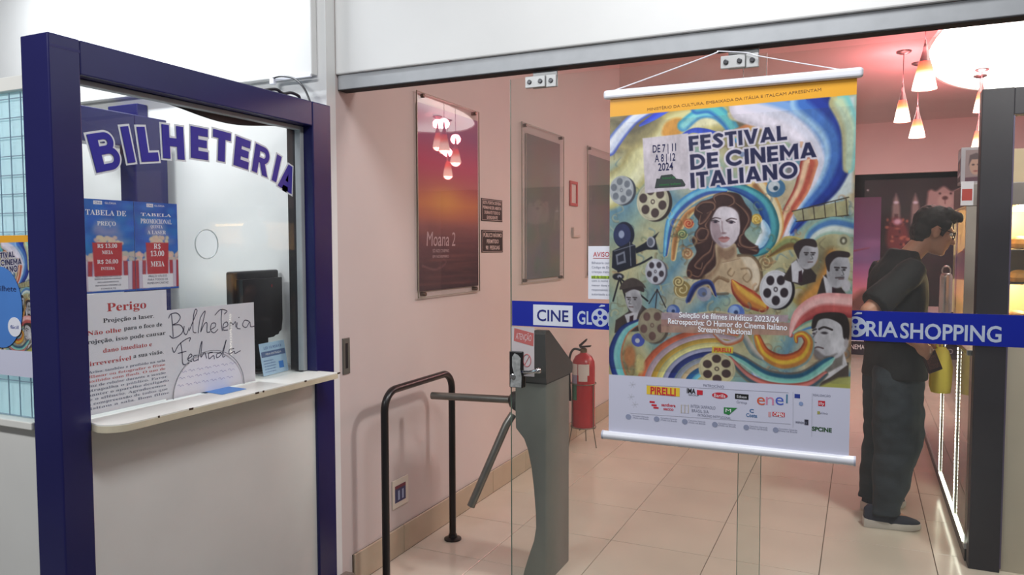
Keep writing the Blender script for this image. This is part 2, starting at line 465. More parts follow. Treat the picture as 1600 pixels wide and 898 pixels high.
def grown(pts, g):
    """polygon pushed outwards by g with mitred corners"""
    n = len(pts); A = sum(pts[i][0] * pts[(i + 1) % n][1] - pts[(i + 1) % n][0] * pts[i][1] for i in range(n)); sg = 1 if A > 0 else -1
    out = []
    for i in range(n):
        p, q, r = Vector(pts[i - 1]), Vector(pts[i]), Vector(pts[(i + 1) % n])
        d1, d2 = (q - p).normalized(), (r - q).normalized(); n1, n2 = Vector((d1.y, -d1.x)) * sg, Vector((d2.y, -d2.x)) * sg
        m = (n1 + n2); m = m / max(m.dot(n1), .55); out.append(tuple(q + m * g))
    return out
def vinyl(ch, name, c, U, V, h, w, m, parent, grow=0.0, t=.27, lift=0.0):
    """a cut vinyl capital: its strokes as thin flat pieces in one mesh"""
    U, V, c = Vector(U).normalized(), Vector(V).normalized(), Vector(c); N = U.cross(V)
    gw, parts = glyph(ch, t); kx, ky = w / gw, h; bm = bmesh.new()
    for k, (kind, pts, *tw) in enumerate(parts):
        q = [((x - gw / 2) * kx, (y - .5) * ky) for x, y in pts]; z = N * (lift + .0002 * k)
        if kind == 'p':
            q = grown(q, grow) if grow else q
            bm.faces.new([bm.verts.new(c + U * a + V * b + z) for a, b in q])
        else:
            hw = (tw[0] if tw else t) * h / 2 + grow; L, R = [], []
            for i in range(len(q)):
                d = (Vector(q[min(i + 1, len(q) - 1)]) - Vector(q[max(i - 1, 0)])).normalized(); n = Vector((-d.y, d.x)) * hw
                L.append(bm.verts.new(c + U * (q[i][0] + n.x) + V * (q[i][1] + n.y) + z)); R.append(bm.verts.new(c + U * (q[i][0] - n.x) + V * (q[i][1] - n.y) + z))
            for i in range(len(q) - 1): bm.faces.new((L[i], R[i], R[i + 1], L[i + 1]))
    bmesh.ops.triangulate(bm, faces=bm.faces[:])
    for f in bm.faces:
        f.normal_update()
        if f.normal.dot(N) < 0: f.normal_flip()
    me = bpy.data.meshes.new(name); bm.to_mesh(me); bm.free()
    o = link(name, me, m, parent, smooth=False); o['kind'] = 'stuff'
    return o

def homography(src, dst):
    A = []
    for (x, y), (u, v) in zip(src, dst):
        A.append([x, y, 1, 0, 0, 0, -u * x, -u * y, -u]); A.append([0, 0, 0, x, y, 1, -v * x, -v * y, -v])
    Hm = np.linalg.svd(np.array(A, float))[2][-1].reshape(3, 3)
    def f(p):
        q = Hm @ np.array([p[0], p[1], 1.0]); return q[0] / q[2], q[1] / q[2]
    return f

# ---------------------------------------------------------------- materials of the place
M_wall_out = mat('white_plaster', (226, 225, 222), 0.75, var=0.03, scale=2.5, bump=0.15)
M_wall_in = mat('lobby_plaster', (202, 188, 184), 0.6, var=0.035, scale=1.6, bump=0.12)
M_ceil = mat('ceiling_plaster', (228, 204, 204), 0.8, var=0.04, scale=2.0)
M_tile = mat('porcelain_tile', (208, 196, 180), 0.16, var=0.05, scale=3.0, spec=0.5)
M_grout = mat('dark_grout', (92, 80, 68), 0.9)
M_base = mat('baseboard_tile', (176, 160, 138), 0.35, var=0.06, scale=5)
M_alu = mat('brushed_aluminium', (168, 170, 172), 0.5, 0.15, var=0.05, scale=20)
M_darkgap = mat('seal_and_shadow_black', (24, 22, 24), 0.8)
M_steel = mat('stainless_steel', (190, 190, 188), 0.25, 0.95, var=0.04, scale=14)
M_chrome = mat('chrome', (205, 205, 205), 0.12, 1.0, var=0.02)
M_blue = mat('booth_blue_paint', (29, 28, 86), 0.26, var=0.07, scale=4, bump=0.05, spec=0.5)
M_blue2 = mat('blue_vinyl', (22, 40, 158), 0.4, var=0.03)
M_white = mat('white_laminate', (236, 234, 226), 0.35, var=0.03, scale=5)
M_edge = mat('laminate_edge', (214, 203, 176), 0.6, var=0.08, scale=14)
M_paper = mat('white_paper', (232, 232, 240), 0.8, var=0.02, scale=6)
M_black = mat('black_paint', (26, 24, 25), 0.35, var=0.1, scale=10)
M_pvc = mat('white_plastic', (238, 238, 244), 0.3, var=0.02)
M_pave = mat('pavement_concrete', (120, 118, 114), 0.8, var=0.12, scale=4, bump=0.3)
INK_red = mat('red_ink', (190, 62, 66), 0.7); INK_dark = mat('dark_ink', (48, 48, 62), 0.7)
INK_navy = mat('navy_ink', (28, 30, 78), 0.6); INK_white = mat('white_ink', (240, 240, 245), 0.6)
INK_grey = mat('grey_ink', (128, 130, 150), 0.7); INK_blue = mat('blue_ink', (40, 62, 150), 0.6)
INK_black = mat('black_ink', (20, 19, 22), 0.6); INK_fade = mat('faded_red_ink', (205, 120, 122), 0.7)
INK_yel = mat('yellow_ink', (236, 200, 60), 0.6); INK_green = mat('green_ink', (46, 128, 66), 0.6)
INK_redlogo = mat('logo_red_ink', (205, 40, 56), 0.6)
M_glass = glass_mat('door_glass', (0.95, 0.98, 0.965), 0.014, (0.72, 0.70, 0.68), 0.8, 0.022)
M_bglass = glass_mat('booth_glass', (0.985, 0.99, 0.985), 0.008, (0.8, 0.8, 0.8), 0.8)
M_cglass = glass_mat('case_glass', (0.96, 0.97, 0.96), 0.03, (0.7, 0.7, 0.7), 1.0)
P_matt = print_mat('matt_print', 0.6)
P_banner = print_mat('banner_print', 0.42)
P_gloss = print_mat('gloss_print', 0.4)

XL = -2.03            # lobby's left wall
YG = 2.66             # plane of the sliding glass door

# ---------------------------------------------------------------- shell
o = MB().box(-6, 4.5, -3.0, 2.56, -0.12, -0.005).build('pavement', M_pave)
tag(o, 'grey concrete pavement in front of the entrance', 'pavement', kind='structure')
floor = MB().box(-2.7, 3.3, 2.56, 13.0, -0.12, -0.0065).build('floor', M_grout)
tag(floor, 'glossy beige tiled floor of the cinema lobby', 'floor', kind='structure')
# floor tiles, one object each, sharing meshes by size
T = 0.4945
xs = [-2.02] + [-1.6315 + T * i for i in range(0, 6)]
ys = [2.58] + [2.672 + T * i for i in range(0, 20)]
tmesh = {}
for i in range(len(xs) - 1):
    for j in range(len(ys) - 1):
        w, d = xs[i + 1] - xs[i] - 0.0035, ys[j + 1] - ys[j] - 0.0035
        if d < 0.12: continue
        key = (round(w, 3), round(d, 3))
        if key not in tmesh:
            t = MB().box(-w / 2, w / 2, -d / 2, d / 2, -0.008, 0.0, 0.0012, seg=1).build('tile', M_tile, floor, ang=20)
            tmesh[key] = t.data
        else:
            t = bpy.data.objects.new('tile', tmesh[key]); COL.objects.link(t); t.parent = floor
        t.location = ((xs[i] + xs[i + 1]) / 2, (ys[j] + ys[j + 1]) / 2, rng.uniform(-0.0004, 0.0))

o = MB().box(-2.15, XL, 2.62, 6.73, 0, 3.2).build('wall_left', M_wall_in)
tag(o, 'pinkish plastered left wall of the lobby with posters', 'wall', kind='structure')
o = MB().box(-6, XL, 2.56, 2.62, 0, 3.7).build('wall_facade', M_wall_out)
tag(o, 'white plastered facade wall behind and above the ticket booth', 'wall', kind='structure')
o = MB().box(-4.6, -2.075, 2.525, 2.56, 2.215, 3.7, 0.004).build('fascia_panel', M_wall_out)
tag(o, 'white fascia panel above the ticket booth', 'panel', kind='structure')
o = MB().box(-2.6, -2.56, 6.73, 12.6, 0, 3.2).build('wall_left_far', M_wall_in)
tag(o, 'farther left wall of the lobby beyond the corner', 'wall', kind='structure')
o = MB().box(-2.56, -2.15, 6.67, 6.73, 0, 3.2).build('wall_return', M_wall_in)
tag(o, 'short return wall at the far end of the left wall', 'wall', kind='structure')
o = MB().box(XL, 3.3, 2.62, 2.78, 2.228, 3.7, 0.006).build('wall_front', M_wall_out)
tag(o, 'white bulkhead above the sliding glass doors', 'wall', kind='structure')
o = MB().box(3.3, 3.4, 2.62, 12.7, 0, 3.6).build('wall_right', M_wall_in)
tag(o, 'right wall of the lobby behind the snack counter', 'wall', kind='structure')
o = MB().box(-2.6, 3.3, 12.6, 12.7, 0, 3.2).build('wall_back', mat('dark_back_wall', (60, 44, 50), 0.7))
tag(o, 'dark back wall of the lobby', 'wall', kind='structure')
o = MB().box(-2.56, 3.3, 11.7, 11.8, 2.50, 3.2).build('trim_1', M_ceil)
tag(o, 'pink lit bulkhead across the back of the lobby', 'bulkhead', kind='structure')

# ceiling with the oval opening for the light
cx, cy, ca, cb = 1.55, 7.6, 1.05, 2.3
bm = bmesh.new()
ell = [bm.verts.new((cx + ca * math.cos(2 * PI * k / 64), cy + cb * math.sin(2 * PI * k / 64), 3.2)) for k in range(64)]
rec = [bm.verts.new(p) for p in ((-2.6, 2.78, 3.2), (3.3, 2.78, 3.2), (3.3, 12.6, 3.2), (-2.6, 12.6, 3.2))]
es = [bm.edges.new((ell[k], ell[(k + 1) % 64])) for k in range(64)] + [bm.edges.new((rec[k], rec[(k + 1) % 4])) for k in range(4)]
bmesh.ops.triangle_fill(bm, use_beauty=True, edges=es)
r = bmesh.ops.extrude_face_region(bm, geom=bm.faces[:])
bmesh.ops.translate(bm, vec=(0, 0, 0.06), verts=[g for g in r['geom'] if isinstance(g, bmesh.types.BMVert)])
bmesh.ops.recalc_face_normals(bm, faces=bm.faces[:])
me = bpy.data.meshes.new('ceiling'); bm.to_mesh(me); bm.free()
o = link('ceiling', me, M_ceil, smooth=False)
tag(o, 'plaster ceiling of the lobby lit pink by the pendant lamps', 'ceiling', kind='structure')

# oval ceiling light: opal diffuser, brightest over the tubes that run round its rim
lamp = thing('ceiling_light', (cx, cy, 3.2), 'huge glowing white oval light in the lobby ceiling', 'ceiling light')
bm = bmesh.new(); ringsv = []
for q in (1.0, 0.9, 0.8, 0.7, 0.6, 0.5, 0.35, 0.2, 0.05):
    ringsv.append([bm.verts.new((cx + ca * q * math.cos(2 * PI * k / 64), cy + cb * q * math.sin(2 * PI * k / 64), 3.215)) for k in range(64)])
for a, b in zip(ringsv, ringsv[1:]):
    for k in range(64): bm.faces.new((a[k], a[(k + 1) % 64], b[(k + 1) % 64], b[k]))
bm.faces.new(ringsv[-1])
me = bpy.data.meshes.new('diffuser'); bm.to_mesh(me); bm.free()
at = me.color_attributes.new('tube', 'FLOAT_COLOR', 'POINT')
for i, q in enumerate([1, 1, .97, .85, .6, .38, .25, .2, .2]):
    for k in range(64): at.data[i * 64 + k].color = (q, q, q, 1)
m = bpy.data.materials.new('opal_diffuser'); m.use_nodes = True; nt = m.node_tree; b = nt.nodes['Principled BSDF']
b.inputs['Base Color'].default_value = (.75, .72, .70, 1); b.inputs['Roughness'].default_value = .5
an = nt.nodes.new('ShaderNodeAttribute'); an.attribute_name = 'tube'
mu = nt.nodes.new('ShaderNodeMath'); mu.operation = 'MULTIPLY'; mu.inputs[1].default_value = 3.4
nt.links.new(an.outputs['Fac'], mu.inputs[0]); nt.links.new(mu.outputs['Value'], b.inputs['Emission Strength'])
b.inputs['Emission Color'].default_value = (1, .96, .93, 1)
link('diffuser', me, m, lamp)
bm = bmesh.new()
A = [[bm.verts.new((cx + (ca + d) * math.cos(2 * PI * k / 64), cy + (cb + d) * math.sin(2 * PI * k / 64), z)) for k in range(64)] for d, z in ((0.0, 3.214), (0.0, 3.196), (0.02, 3.190), (0.035, 3.198))]
for a, b_ in zip(A, A[1:]):
    for k in range(64): bm.faces.new((a[k], a[(k + 1) % 64], b_[(k + 1) % 64], b_[k]))
me = bpy.data.meshes.new('rim'); bm.to_mesh(me); bm.free()
link('rim', me, M_white, lamp)

# baseboard, tile by tile
bb = MB().box(XL, XL + 0.004, 2.69, 6.73, 0.0, 0.135).build('baseboard_left', M_grout)
tag(bb, 'beige tiled baseboard along the left wall', 'baseboard', kind='structure')
y = 2.69
while y < 6.7:
    y1 = min(y + (0.40 if y < 2.7 else T), 6.73)
    MB().box(XL + 0.004, XL + 0.014, y + 0.0015, y1 - 0.0015, 0.001, 0.137, 0.002, seg=1).build('tile', M_base, bb)
    y = y1

# top rail of the sliding doors
rail = MB().box(XL + 0.002, 3.29, 2.634, 2.698, 2.166, 2.2275, 0.003).build('trim_2', M_alu)
tag(rail, 'grey aluminium top rail carrying the glass doors', 'rail', kind='structure')
MB().box(XL + 0.002, 3.29, 2.6355, 2.696, 2.163, 2.166).build('shadow_line', M_darkgap, rail)  # dark strip that paints the shadow line under the rail

# ---------------------------------------------------------------- sliding glass doors
def door(name, x0, x1, y, label, clamps):
    d = thing(name, ((x0 + x1) / 2, y, 0.0), label, 'door', kind='structure')
    g = MB().box(x0, x1, y - 0.004, y + 0.004, 0.012, 2.14, 0.001, seg=1).build('glass_pane', M_glass, d)
    MB().box(x0 - 0.0015, x0, y - 0.004, y + 0.004, 0.012, 2.14).build('polished_edge', mat('green_glass_edge', (96, 120, 108), .3), d)
    MB().box(x1, x1 + 0.0015, y - 0.004, y + 0.004, 0.012, 2.14).build('polished_edge', MATS['green_glass_edge'], d)
    for xc in clamps:
        c = MB()
        c.box(xc - 0.062, xc + 0.018, y - 0.018, y - 0.004, 2.098, 2.140, 0.002)
        c.box(xc + 0.020, xc + 0.060, y - 0.011, y - 0.004, 2.096, 2.142, 0.002)
        c.box(xc - 0.040, xc + 0.060, y + 0.004, y + 0.012, 2.098, 2.160, 0.002)
        h = c.build('hanger_clamp', mat('satin_clamp', (186, 186, 184), .45, .25), d)
        for dx, dy in ((-0.044, -0.018), (0.000, -0.018), (0.040, -0.011)):
            MB().lathe([(0.0085, 0), (0.0085, 0.004), (0.006, 0.005)], (xc + dx, y + dy, 2.119), 14, Matrix.Rotation(PI / 2, 4, 'X')).build('bolt', mat('dark_steel', (80, 80, 82), .4, .7), h)
    return d
d1 = door('door_1', -1.233, -0.298, YG, 'frameless sliding glass door with a lock behind the hanging banner', (-1.233 + 0.13, -0.298 - 0.085))
d2 = door('door_2', -0.375, 0.600, 2.686, 'frameless sliding glass door at the right in front of the standing man', (0.52,))
# lock on the left door
lk = MB().box(-1.235, -1.178, YG - 0.016, YG - 0.004, 0.955, 1.097, 0.003).box(-1.235, -1.178, YG + 0.004, YG + 0.016, 0.955, 1.097, 0.003).build('lock', M_black, d1)
pl = MB().prism([(-1.222, 1.075), (-1.212, 1.090), (-1.196, 1.083), (-1.186, 1.072), (-1.188, 1.03), (-1.182, 1.0), (-1.184, 0.958), (-1.230, 0.958), (-1.228, 1.005), (-1.214, 1.01), (-1.222, 1.04)],
           lambda a, b, d: Vector((a, d, b)), YG - 0.0175, YG - 0.016).build('worn_plate', mat('worn_silver', (176, 178, 176), .5, .4, var=.3, scale=60), lk)
MB().lathe([(0.011, 0), (0.011, 0.006), (0.007, 0.008)], (-1.218, YG - 0.017, 1.0), 16, Matrix.Rotation(PI / 2, 4, 'X')).build('keyhole', M_steel, lk)
MB().tube([(-1.18, YG - .012, 1.018), (-1.145, YG - .03, 1.022), (-1.112, YG - .03, 1.030)], [.007, .006, .009], 10).ball((-1.106, YG - .03, 1.031), .011).build('thumb_turn', M_chrome, lk)
sk = MB().box(XL, XL + 0.006, 2.640, 2.688, 0.950, 1.108, 0.002).build('strike_plate', mat('strike_steel', (120, 122, 116), .4, .6))
tag(sk, 'tall metal strike plate of the door lock on the wall edge', 'plate')
MB().box(XL + 0.006, XL + 0.0065, 2.655, 2.672, 0.975, 1.085).build('slot', M_darkgap, sk)
ds = MB().box(XL + .002, XL + .05, 2.56, 2.64, 0.0, 0.085, 0.006).box(XL + .05, XL + .07, 2.58, 2.60, 0.0, 0.1, 0.004).build('floor_guide', mat('guide_metal', (150, 138, 130), .4, .5))
tag(ds, 'small metal door guide on the floor at the corner', 'guide')

# blue strip signs across the glass
def strip_sign(y, x0, x1, dx, label):
    t = thing('strip_sign', ((x0 + x1) / 2, y, 1.195), label, 'sign')
    sh = MB().box(x0, x1, y - .0008, y + .0008, 1.196, 1.293).build('strip', M_blue2, t)
    U, V = (1, 0, 0), (0, 0, 1); f = y - .0008
    A = MB().box(-1.137 + dx, -0.977 + dx, f - .0006, f, 1.202, 1.281).build('panel', mat('sign_white', (222, 226, 236), .5), t)
    text('CINE', 'lettering', (-1.057 + dx, f - .0007, 1.241), U, V, mat('sign_navy', (30, 40, 120), .5), t, h=.043, w=.128, bold=.014)
    ink = mat('sign_grey_white', (196, 206, 224), .5)
    L = [text('GL', 'a', (-0.929 + dx, f, 1.238), U, V, ink, t, h=.048, w=.058, bold=.02),
         text('RIA', 'b', (-0.792 + dx, f, 1.236), U, V, ink, t, h=.048, w=.092, bold=.02),
         text('SHOPPING', 'c', (-0.604 + dx, f, 1.234), U, V, ink, t, h=.048, w=.272, bold=.02)]
    merge('lettering', L, t)
    rx, rz = -0.869 + dx, 1.240
    r = MB()
    P = lambda a, b, d: Vector((rx + a, d, rz + b))
    r.prism([(.0335 * math.cos(2 * PI * k / 36), .0335 * math.sin(2 * PI * k / 36)) for k in range(36)], P, f - .0008, f - .0001)
    r.prism([(-.006, .039), (.018, .042), (.018, .047), (.004, .048)], P, f - .0008, f - .0001)
    r.build('reel_mark', ink, t)
    h = MB()
    for k in range(4):
        a = PI / 2 * k + .05
        h.prism([(.018 * math.cos(a) + .0085 * math.cos(2 * PI * j / 14), .018 * math.sin(a) + .0085 * math.sin(2 * PI * j / 14)) for j in range(14)], P, f - .0010, f - .0008)
    h.prism([(.003 * math.cos(2 * PI * j / 10), .003 * math.sin(2 * PI * j / 10)) for j in range(10)], P, f - .0010, f - .0008)
    h.build('reel_holes', M_blue2, t)
    return t
strip_sign(YG - .0065, -1.2265, -0.300, 0.0, 'blue strip sign on the left glass door, left of the banner')
strip_sign(2.6795, -0.375, 0.452, 0.856, 'blue strip sign on the right glass door, in front of the man')

# notices taped to the left door
def paper(name, O, U, V, w, h, label, cat, m=None, t=0.0006):
    """a thin sheet: O lower left corner, U right, V up"""
    O, U, V = Vector(O), Vector(U).normalized(), Vector(V).normalized(); N = U.cross(V)
    root = thing(name, O + U * w / 2, label, cat)
    MB().rings([[O + N * d, O + U * w + N * d, O + U * w + V * h + N * d, O + V * h + N * d] for d in (0, t)]).build('sheet', m or M_paper, root, smooth=False)
    return root, lambda a, b: O + U * a + V * b + N * t
Ux, Uz = Vector((1, 0, 0)), Vector((0, 0, 1))
yf = YG - .0062
nt_, at_ = paper('notice', (-0.916, yf, 1.308), Ux, Uz, 0.275, 0.195, 'white notice with a red heading on the glass, partly behind the banner', 'notice')
merge('heading', [text('AVISO', 'a', at_(.050, .165), Ux, Uz, INK_red, nt_, h=.017, w=.062, bold=.01)], nt_)
MB().box(-.897, -.834, yf - .0014, yf - .0008, 1.458, 1.4595).build('underline', INK_red, nt_)
rows = ['Bilheteria conforme o', 'Código de Defesa do', 'crianças menores de', 'até de doze anos', 'com o nome e a idade', 'menor deve vir com os', 'responsáveis e o', 'autorizado a entrar']
merge('text_lines', [text(s, 'r', at_(.014, .134 - i * .0165), Ux, Uz, INK_grey, nt_, h=.0085, align='LEFT') for i, s in enumerate(rows)], nt_)
MB().box(-.904, -.70, yf - .0012, yf - .0007, 1.3835, 1.394).build('highlight', mat('lime_marker', (190, 226, 70), .6), nt_)
text(rows[3], 'marked_line', at_(.014, .0805), Ux, Uz, INK_dark, nt_, h=.0085, align='LEFT', lift=.0012)
c, s_ = math.cos(-.10), math.sin(-.10)
Ua, Va = Vector((c, 0, s_)), Vector((-s_, 0, c))
nt2, at2 = paper('notice', (-1.229, yf, 1.002), Vector((1, 0, .0)), Uz, 0.096, 0.190, 'faded pink and white attention notice under the sign above the lock', 'notice', mat('faded_paper', (206, 196, 196), .8))
MB().rings([[at2(.010, .135) + Vector((0, d, 0)), at2(.092, .118) + Vector((0, d, 0)), at2(.094, .168) + Vector((0, d, 0)), at2(.012, .185) + Vector((0, d, 0))] for d in (-.0002, -.0006)]).build('red_block', mat('faded_red', (196, 104, 100), .7), nt2, smooth=False)
text('ATENÇÃO', 'lettering', at2(.052, .152), Ua, Va, mat('pale_pink', (222, 190, 190), .7), nt2, h=.024, w=.066, bold=.01, lift=.0012)
r_ = MB(); C0 = at2(.066, .062)
r_.tube([C0 + Vector((.016 * math.cos(a), -.001, .024 * math.sin(a))) for a in np.linspace(0, 2 * PI, 25)], .0016, 6, cap=False)
r_.tube([C0 + Vector((-.010, -.001, -.018)), C0 + Vector((.010, -.001, .018))], .0014, 6).build('prohibition_mark', INK_fade, nt2)

# ---------------------------------------------------------------- surveying aid: where a sight line from the camera station meets a plane of the building
CAMP = Vector((0, 0, CAM_H))
def sight(px, py): return _r * ((px - 800) / FPX) + _u * ((449 - py) / FPX) + _f
def on_x(px, py, x): d = sight(px, py); return CAMP + d * (x / d.x)
def on_y(px, py, y): d = sight(px, py); return CAMP + d * (y / d.y)
def on_z(px, py, z): d = sight(px, py); return CAMP + d * ((z - CAM_H) / d.z)

# ---------------------------------------------------------------- ticket booth
booth = thing('ticket_booth', (-2.45, 1.95, 0.0), 'blue framed ticket booth with a glazed window and white counter shelf', 'ticket booth')
FX, GX = -2.0, -2.053
MB().box(-2.117, FX, 1.352, 1.444, 0, 2.083, 0.004).build('post', M_blue, booth)
MB().box(-2.117, FX, 2.434, 2.547, 0, 2.083, 0.004).build('post', M_blue, booth)
MB().box(-2.117, FX - 0.0015, 1.444, 2.434, 1.986, 2.083, 0.004).build('header', M_blue, booth)
jp = MB().box(FX - .0012, FX + .0004, 1.358, 1.444, 2.045, 2.0535).build('joint_strip', mat('deep_blue_seam', (34, 31, 92), .5), booth)
fr = MB().box(-2.075, -2.046, 2.412, 2.433, 1.0, 1.985, .002).box(-2.075, -2.046, 1.445, 1.462, 1.0, 1.985, .002).box(-2.075, -2.046, 1.462, 2.412, 1.970, 1.985, .002)
fr.build('glazing_channel', M_alu, booth)
fr = MB().box(-2.116, -2.076, 2.414, 2.4335, 1.0, 1.985).box(-2.116, -2.076, 1.4445, 1.462, 1.0, 1.985)
# sagging black seal under the header
L, R = [], []
for k in range(25):
    t = k / 24; y = 1.80 + .62 * t; L.append(Vector((-2.079, y, 1.985))); R.append(Vector((-2.079, y, 1.972 - .026 * math.sin(PI * min(1, t * 1.2)) ** 1.3)))
fr.strip(L, R)
fr.build('black_seal', M_darkgap, booth)

# glass with the round speaking hole and the arched pay opening
bm = bmesh.new()
ACY, ACZ, ARY, ARZ, HCY, HCZ, HR = 1.935, 1.0, .158, .142, 1.933, 1.513, .05
out_ = [(1.455, 1.0)] + [(ACY - ARY * math.cos(PI * k / 24), ACZ + ARZ * math.sin(PI * k / 24)) for k in range(25)] + [(2.42, 1.0), (2.42, 1.975), (1.455, 1.975)]
v1 = [bm.verts.new((GX, a, b)) for a, b in out_]
v2 = [bm.verts.new((GX, HCY + HR * math.cos(2 * PI * k / 32), HCZ + HR * math.sin(2 * PI * k / 32))) for k in range(32)]
es = [bm.edges.new((v[k], v[(k + 1) % len(v)])) for v in (v1, v2) for k in range(len(v))]
bmesh.ops.triangle_fill(bm, use_beauty=True, edges=es)
r = bmesh.ops.extrude_face_region(bm, geom=bm.faces[:])
bmesh.ops.translate(bm, vec=(-0.006, 0, 0), verts=[g for g in r['geom'] if isinstance(g, bmesh.types.BMVert)])
bmesh.ops.recalc_face_normals(bm, faces=bm.faces[:])
me = bpy.data.meshes.new('glass_pane'); bm.to_mesh(me); bm.free()
pane = link('glass_pane', me, M_bglass, booth, smooth=False)
e = mat('polished_glass_edge', (206, 214, 214), .15)
MB().tube([(GX - .003, HCY + HR * math.cos(a), HCZ + HR * math.sin(a)) for a in np.linspace(0, 2 * PI, 40)], .0022, 6, cap=False).build('hole_edge', e, pane)
MB().tube([(GX - .003, ACY - ARY * math.cos(a), ACZ + ARZ * math.sin(a)) for a in np.linspace(0, PI, 40)], .0016, 6).build('hole_edge', mat('grey_glass_edge', (150, 152, 158), .2), pane)
# arched vinyl word on the glass
word = [('B', 1.550, 1.787, .088, .112, 15), ('I', 1.630, 1.817, .028, .110, 12), ('L', 1.702, 1.827, .066, .108, 8), ('H', 1.799, 1.845, .086, .108, 2), ('E', 1.907, 1.855, .074, .106, -1),
        ('T', 2.006, 1.857, .082, .106, -4), ('E', 2.102, 1.844, .072, .106, -9), ('R', 2.199, 1.827, .080, .106, -13), ('I', 2.280, 1.805, .026, .106, -18), ('A', 2.340, 1.774, .084, .104, -20)]
A, B = [], []
for ch, y, z, w, h, deg in word:
    a = math.radians(deg); U = (0, math.cos(a), math.sin(a)); V = (0, -math.sin(a), math.cos(a))
    vinyl(ch, 'letter', (GX + .0024, y, z), U, V, h, w, mat('vinyl_blue', (36, 34, 152), .4), pane)
    vinyl(ch, 'letter_outline', (GX + .0004 + .0001 * len(A), y, z), U, V, h, w, mat('vinyl_white', (222, 226, 230), .4), pane, grow=.0065)
    A.append(ch)

MB().box(-2.06, -2.012, 1.444, 2.434, 0, 0.974).build('front_panel', mat('booth_panel', (228, 226, 220), .6, var=.03, scale=4), booth)
# shelf with rounded left corner and chipped edge
poly = [(-2.045, 1.444), (-2.045, 2.433), (-2.0, 2.433), (-2.0, 2.445), (-1.905, 2.445), (-1.900, 2.440)] + [(-1.965 + .065 * math.cos(a), 1.500 - .065 * math.sin(a)) for a in np.linspace(0, PI / 2, 8)] + [(-2.0, 1.444)]
sh = MB().prism(poly, lambda a, b, d: Vector((a, b, d)), .976, .9985).build('shelf', M_white, booth)
sh2 = MB().prism([(a + (.0008 if a > -1.99 else 0), b + (.0006 if b > 1.9 else -.0006)) for a, b in poly], lambda a, b, d: Vector((a, b, d)), .9755, .9945).build('edge_banding', M_edge, sh)
ch = MB()
for y in (1.585, 1.70, 1.985, 2.02, 2.24, 2.438): ch.box(-1.9005, -1.8985, y, y + rng.uniform(.006, .02), .9925, .9990, .0005, seg=1)
tag(ch.build('chips', mat('chip_brown', (70, 52, 40), .9), sh), kind='stuff')
MB().box(-2.9, -2.062, 1.40, 2.555, .955, .994).build('inner_desk', M_white, booth)
frost = bpy.data.materials.new('frosted_acrylic'); frost.use_nodes = True; nt = frost.node_tree; nt.nodes.clear()
ou = nt.nodes.new('ShaderNodeOutputMaterial'); df = nt.nodes.new('ShaderNodeBsdfDiffuse'); tl = nt.nodes.new('ShaderNodeBsdfTranslucent'); mx = nt.nodes.new('ShaderNodeMixShader'); mx.inputs['Fac'].default_value = .6
df.inputs['Color'].default_value = (*s2l((214, 236, 238)), 1); tl.inputs['Color'].default_value = (*s2l((226, 246, 250)), 1)
nt.links.new(df.outputs[0], mx.inputs[1]); nt.links.new(tl.outputs[0], mx.inputs[2]); nt.links.new(mx.outputs[0], ou.inputs[0])
# near side: white panel, ledge, frosted sheet and wire grid
MB().box(-2.92, -2.118, 1.372, 1.40, 0, .985).build('side_panel', MATS['booth_panel'], booth)
MB().box(-2.92, -2.118, 1.345, 1.40, .986, 1.008, .003).build('side_ledge', M_white, booth)
MB().box(-2.92, -2.118, 1.385, 1.39, 1.009, 1.945).build('frosted_sheet', frost, booth)
MB().box(-2.92, -2.118, 1.37, 1.40, 1.946, 1.985, .002).build('side_header', M_white, booth)
wg = MB().box(-2.90, -2.125, 1.376, 1.379, 1.011, 1.014).build('wire_grid', mat('grid_wire', (150, 172, 188), .4, .2), booth)
wmesh = None
for k in range(16):
    w = MB().box(-2.90, -2.12, 1.3765, 1.379, -.0012, .0012) if k == 0 else None
    if k == 0: o = w.build('wire', MATS['grid_wire'], wg); wmesh = o.data
    else: o = bpy.data.objects.new('wire', wmesh); COL.objects.link(o); o.parent = wg
    o.location = (0, 0, 1.925 - .054 * k)
wmesh = None
for k in range(15):
    if k == 0: o = MB().box(-.0012, .0012, 1.374, 1.3765, 1.012, 1.940).build('wire', MATS['grid_wire'], wg); wmesh = o.data; o.location.x = 0
    else: o = bpy.data.objects.new('wire', wmesh); COL.objects.link(o); o.parent = wg
    o.location.x = -2.160 - .051 * k
# back frame of the booth
MB().box(-3.0, -2.9, 2.34, 2.51, .0, 2.083, .004).build('back_post', M_blue, booth)
MB().box(-3.0, -2.9, 1.36, 2.34, 1.940, 2.083, .004).build('back_header', M_blue, booth)
MB().box(-3.0, -2.9, 1.36, 2.34, 0, 1.0).build('back_panel', MATS['booth_panel'], booth)
qa, qb = on_y(168, 166, 2.50), on_y(214, 161, 2.50)
bs = MB().box(qa.x, qb.x, 2.50, 2.558, 2.00, qb.z, .004).build('wall_box', M_blue)
tag(bs, 'dark blue box on the facade wall behind the ticket booth', 'box')

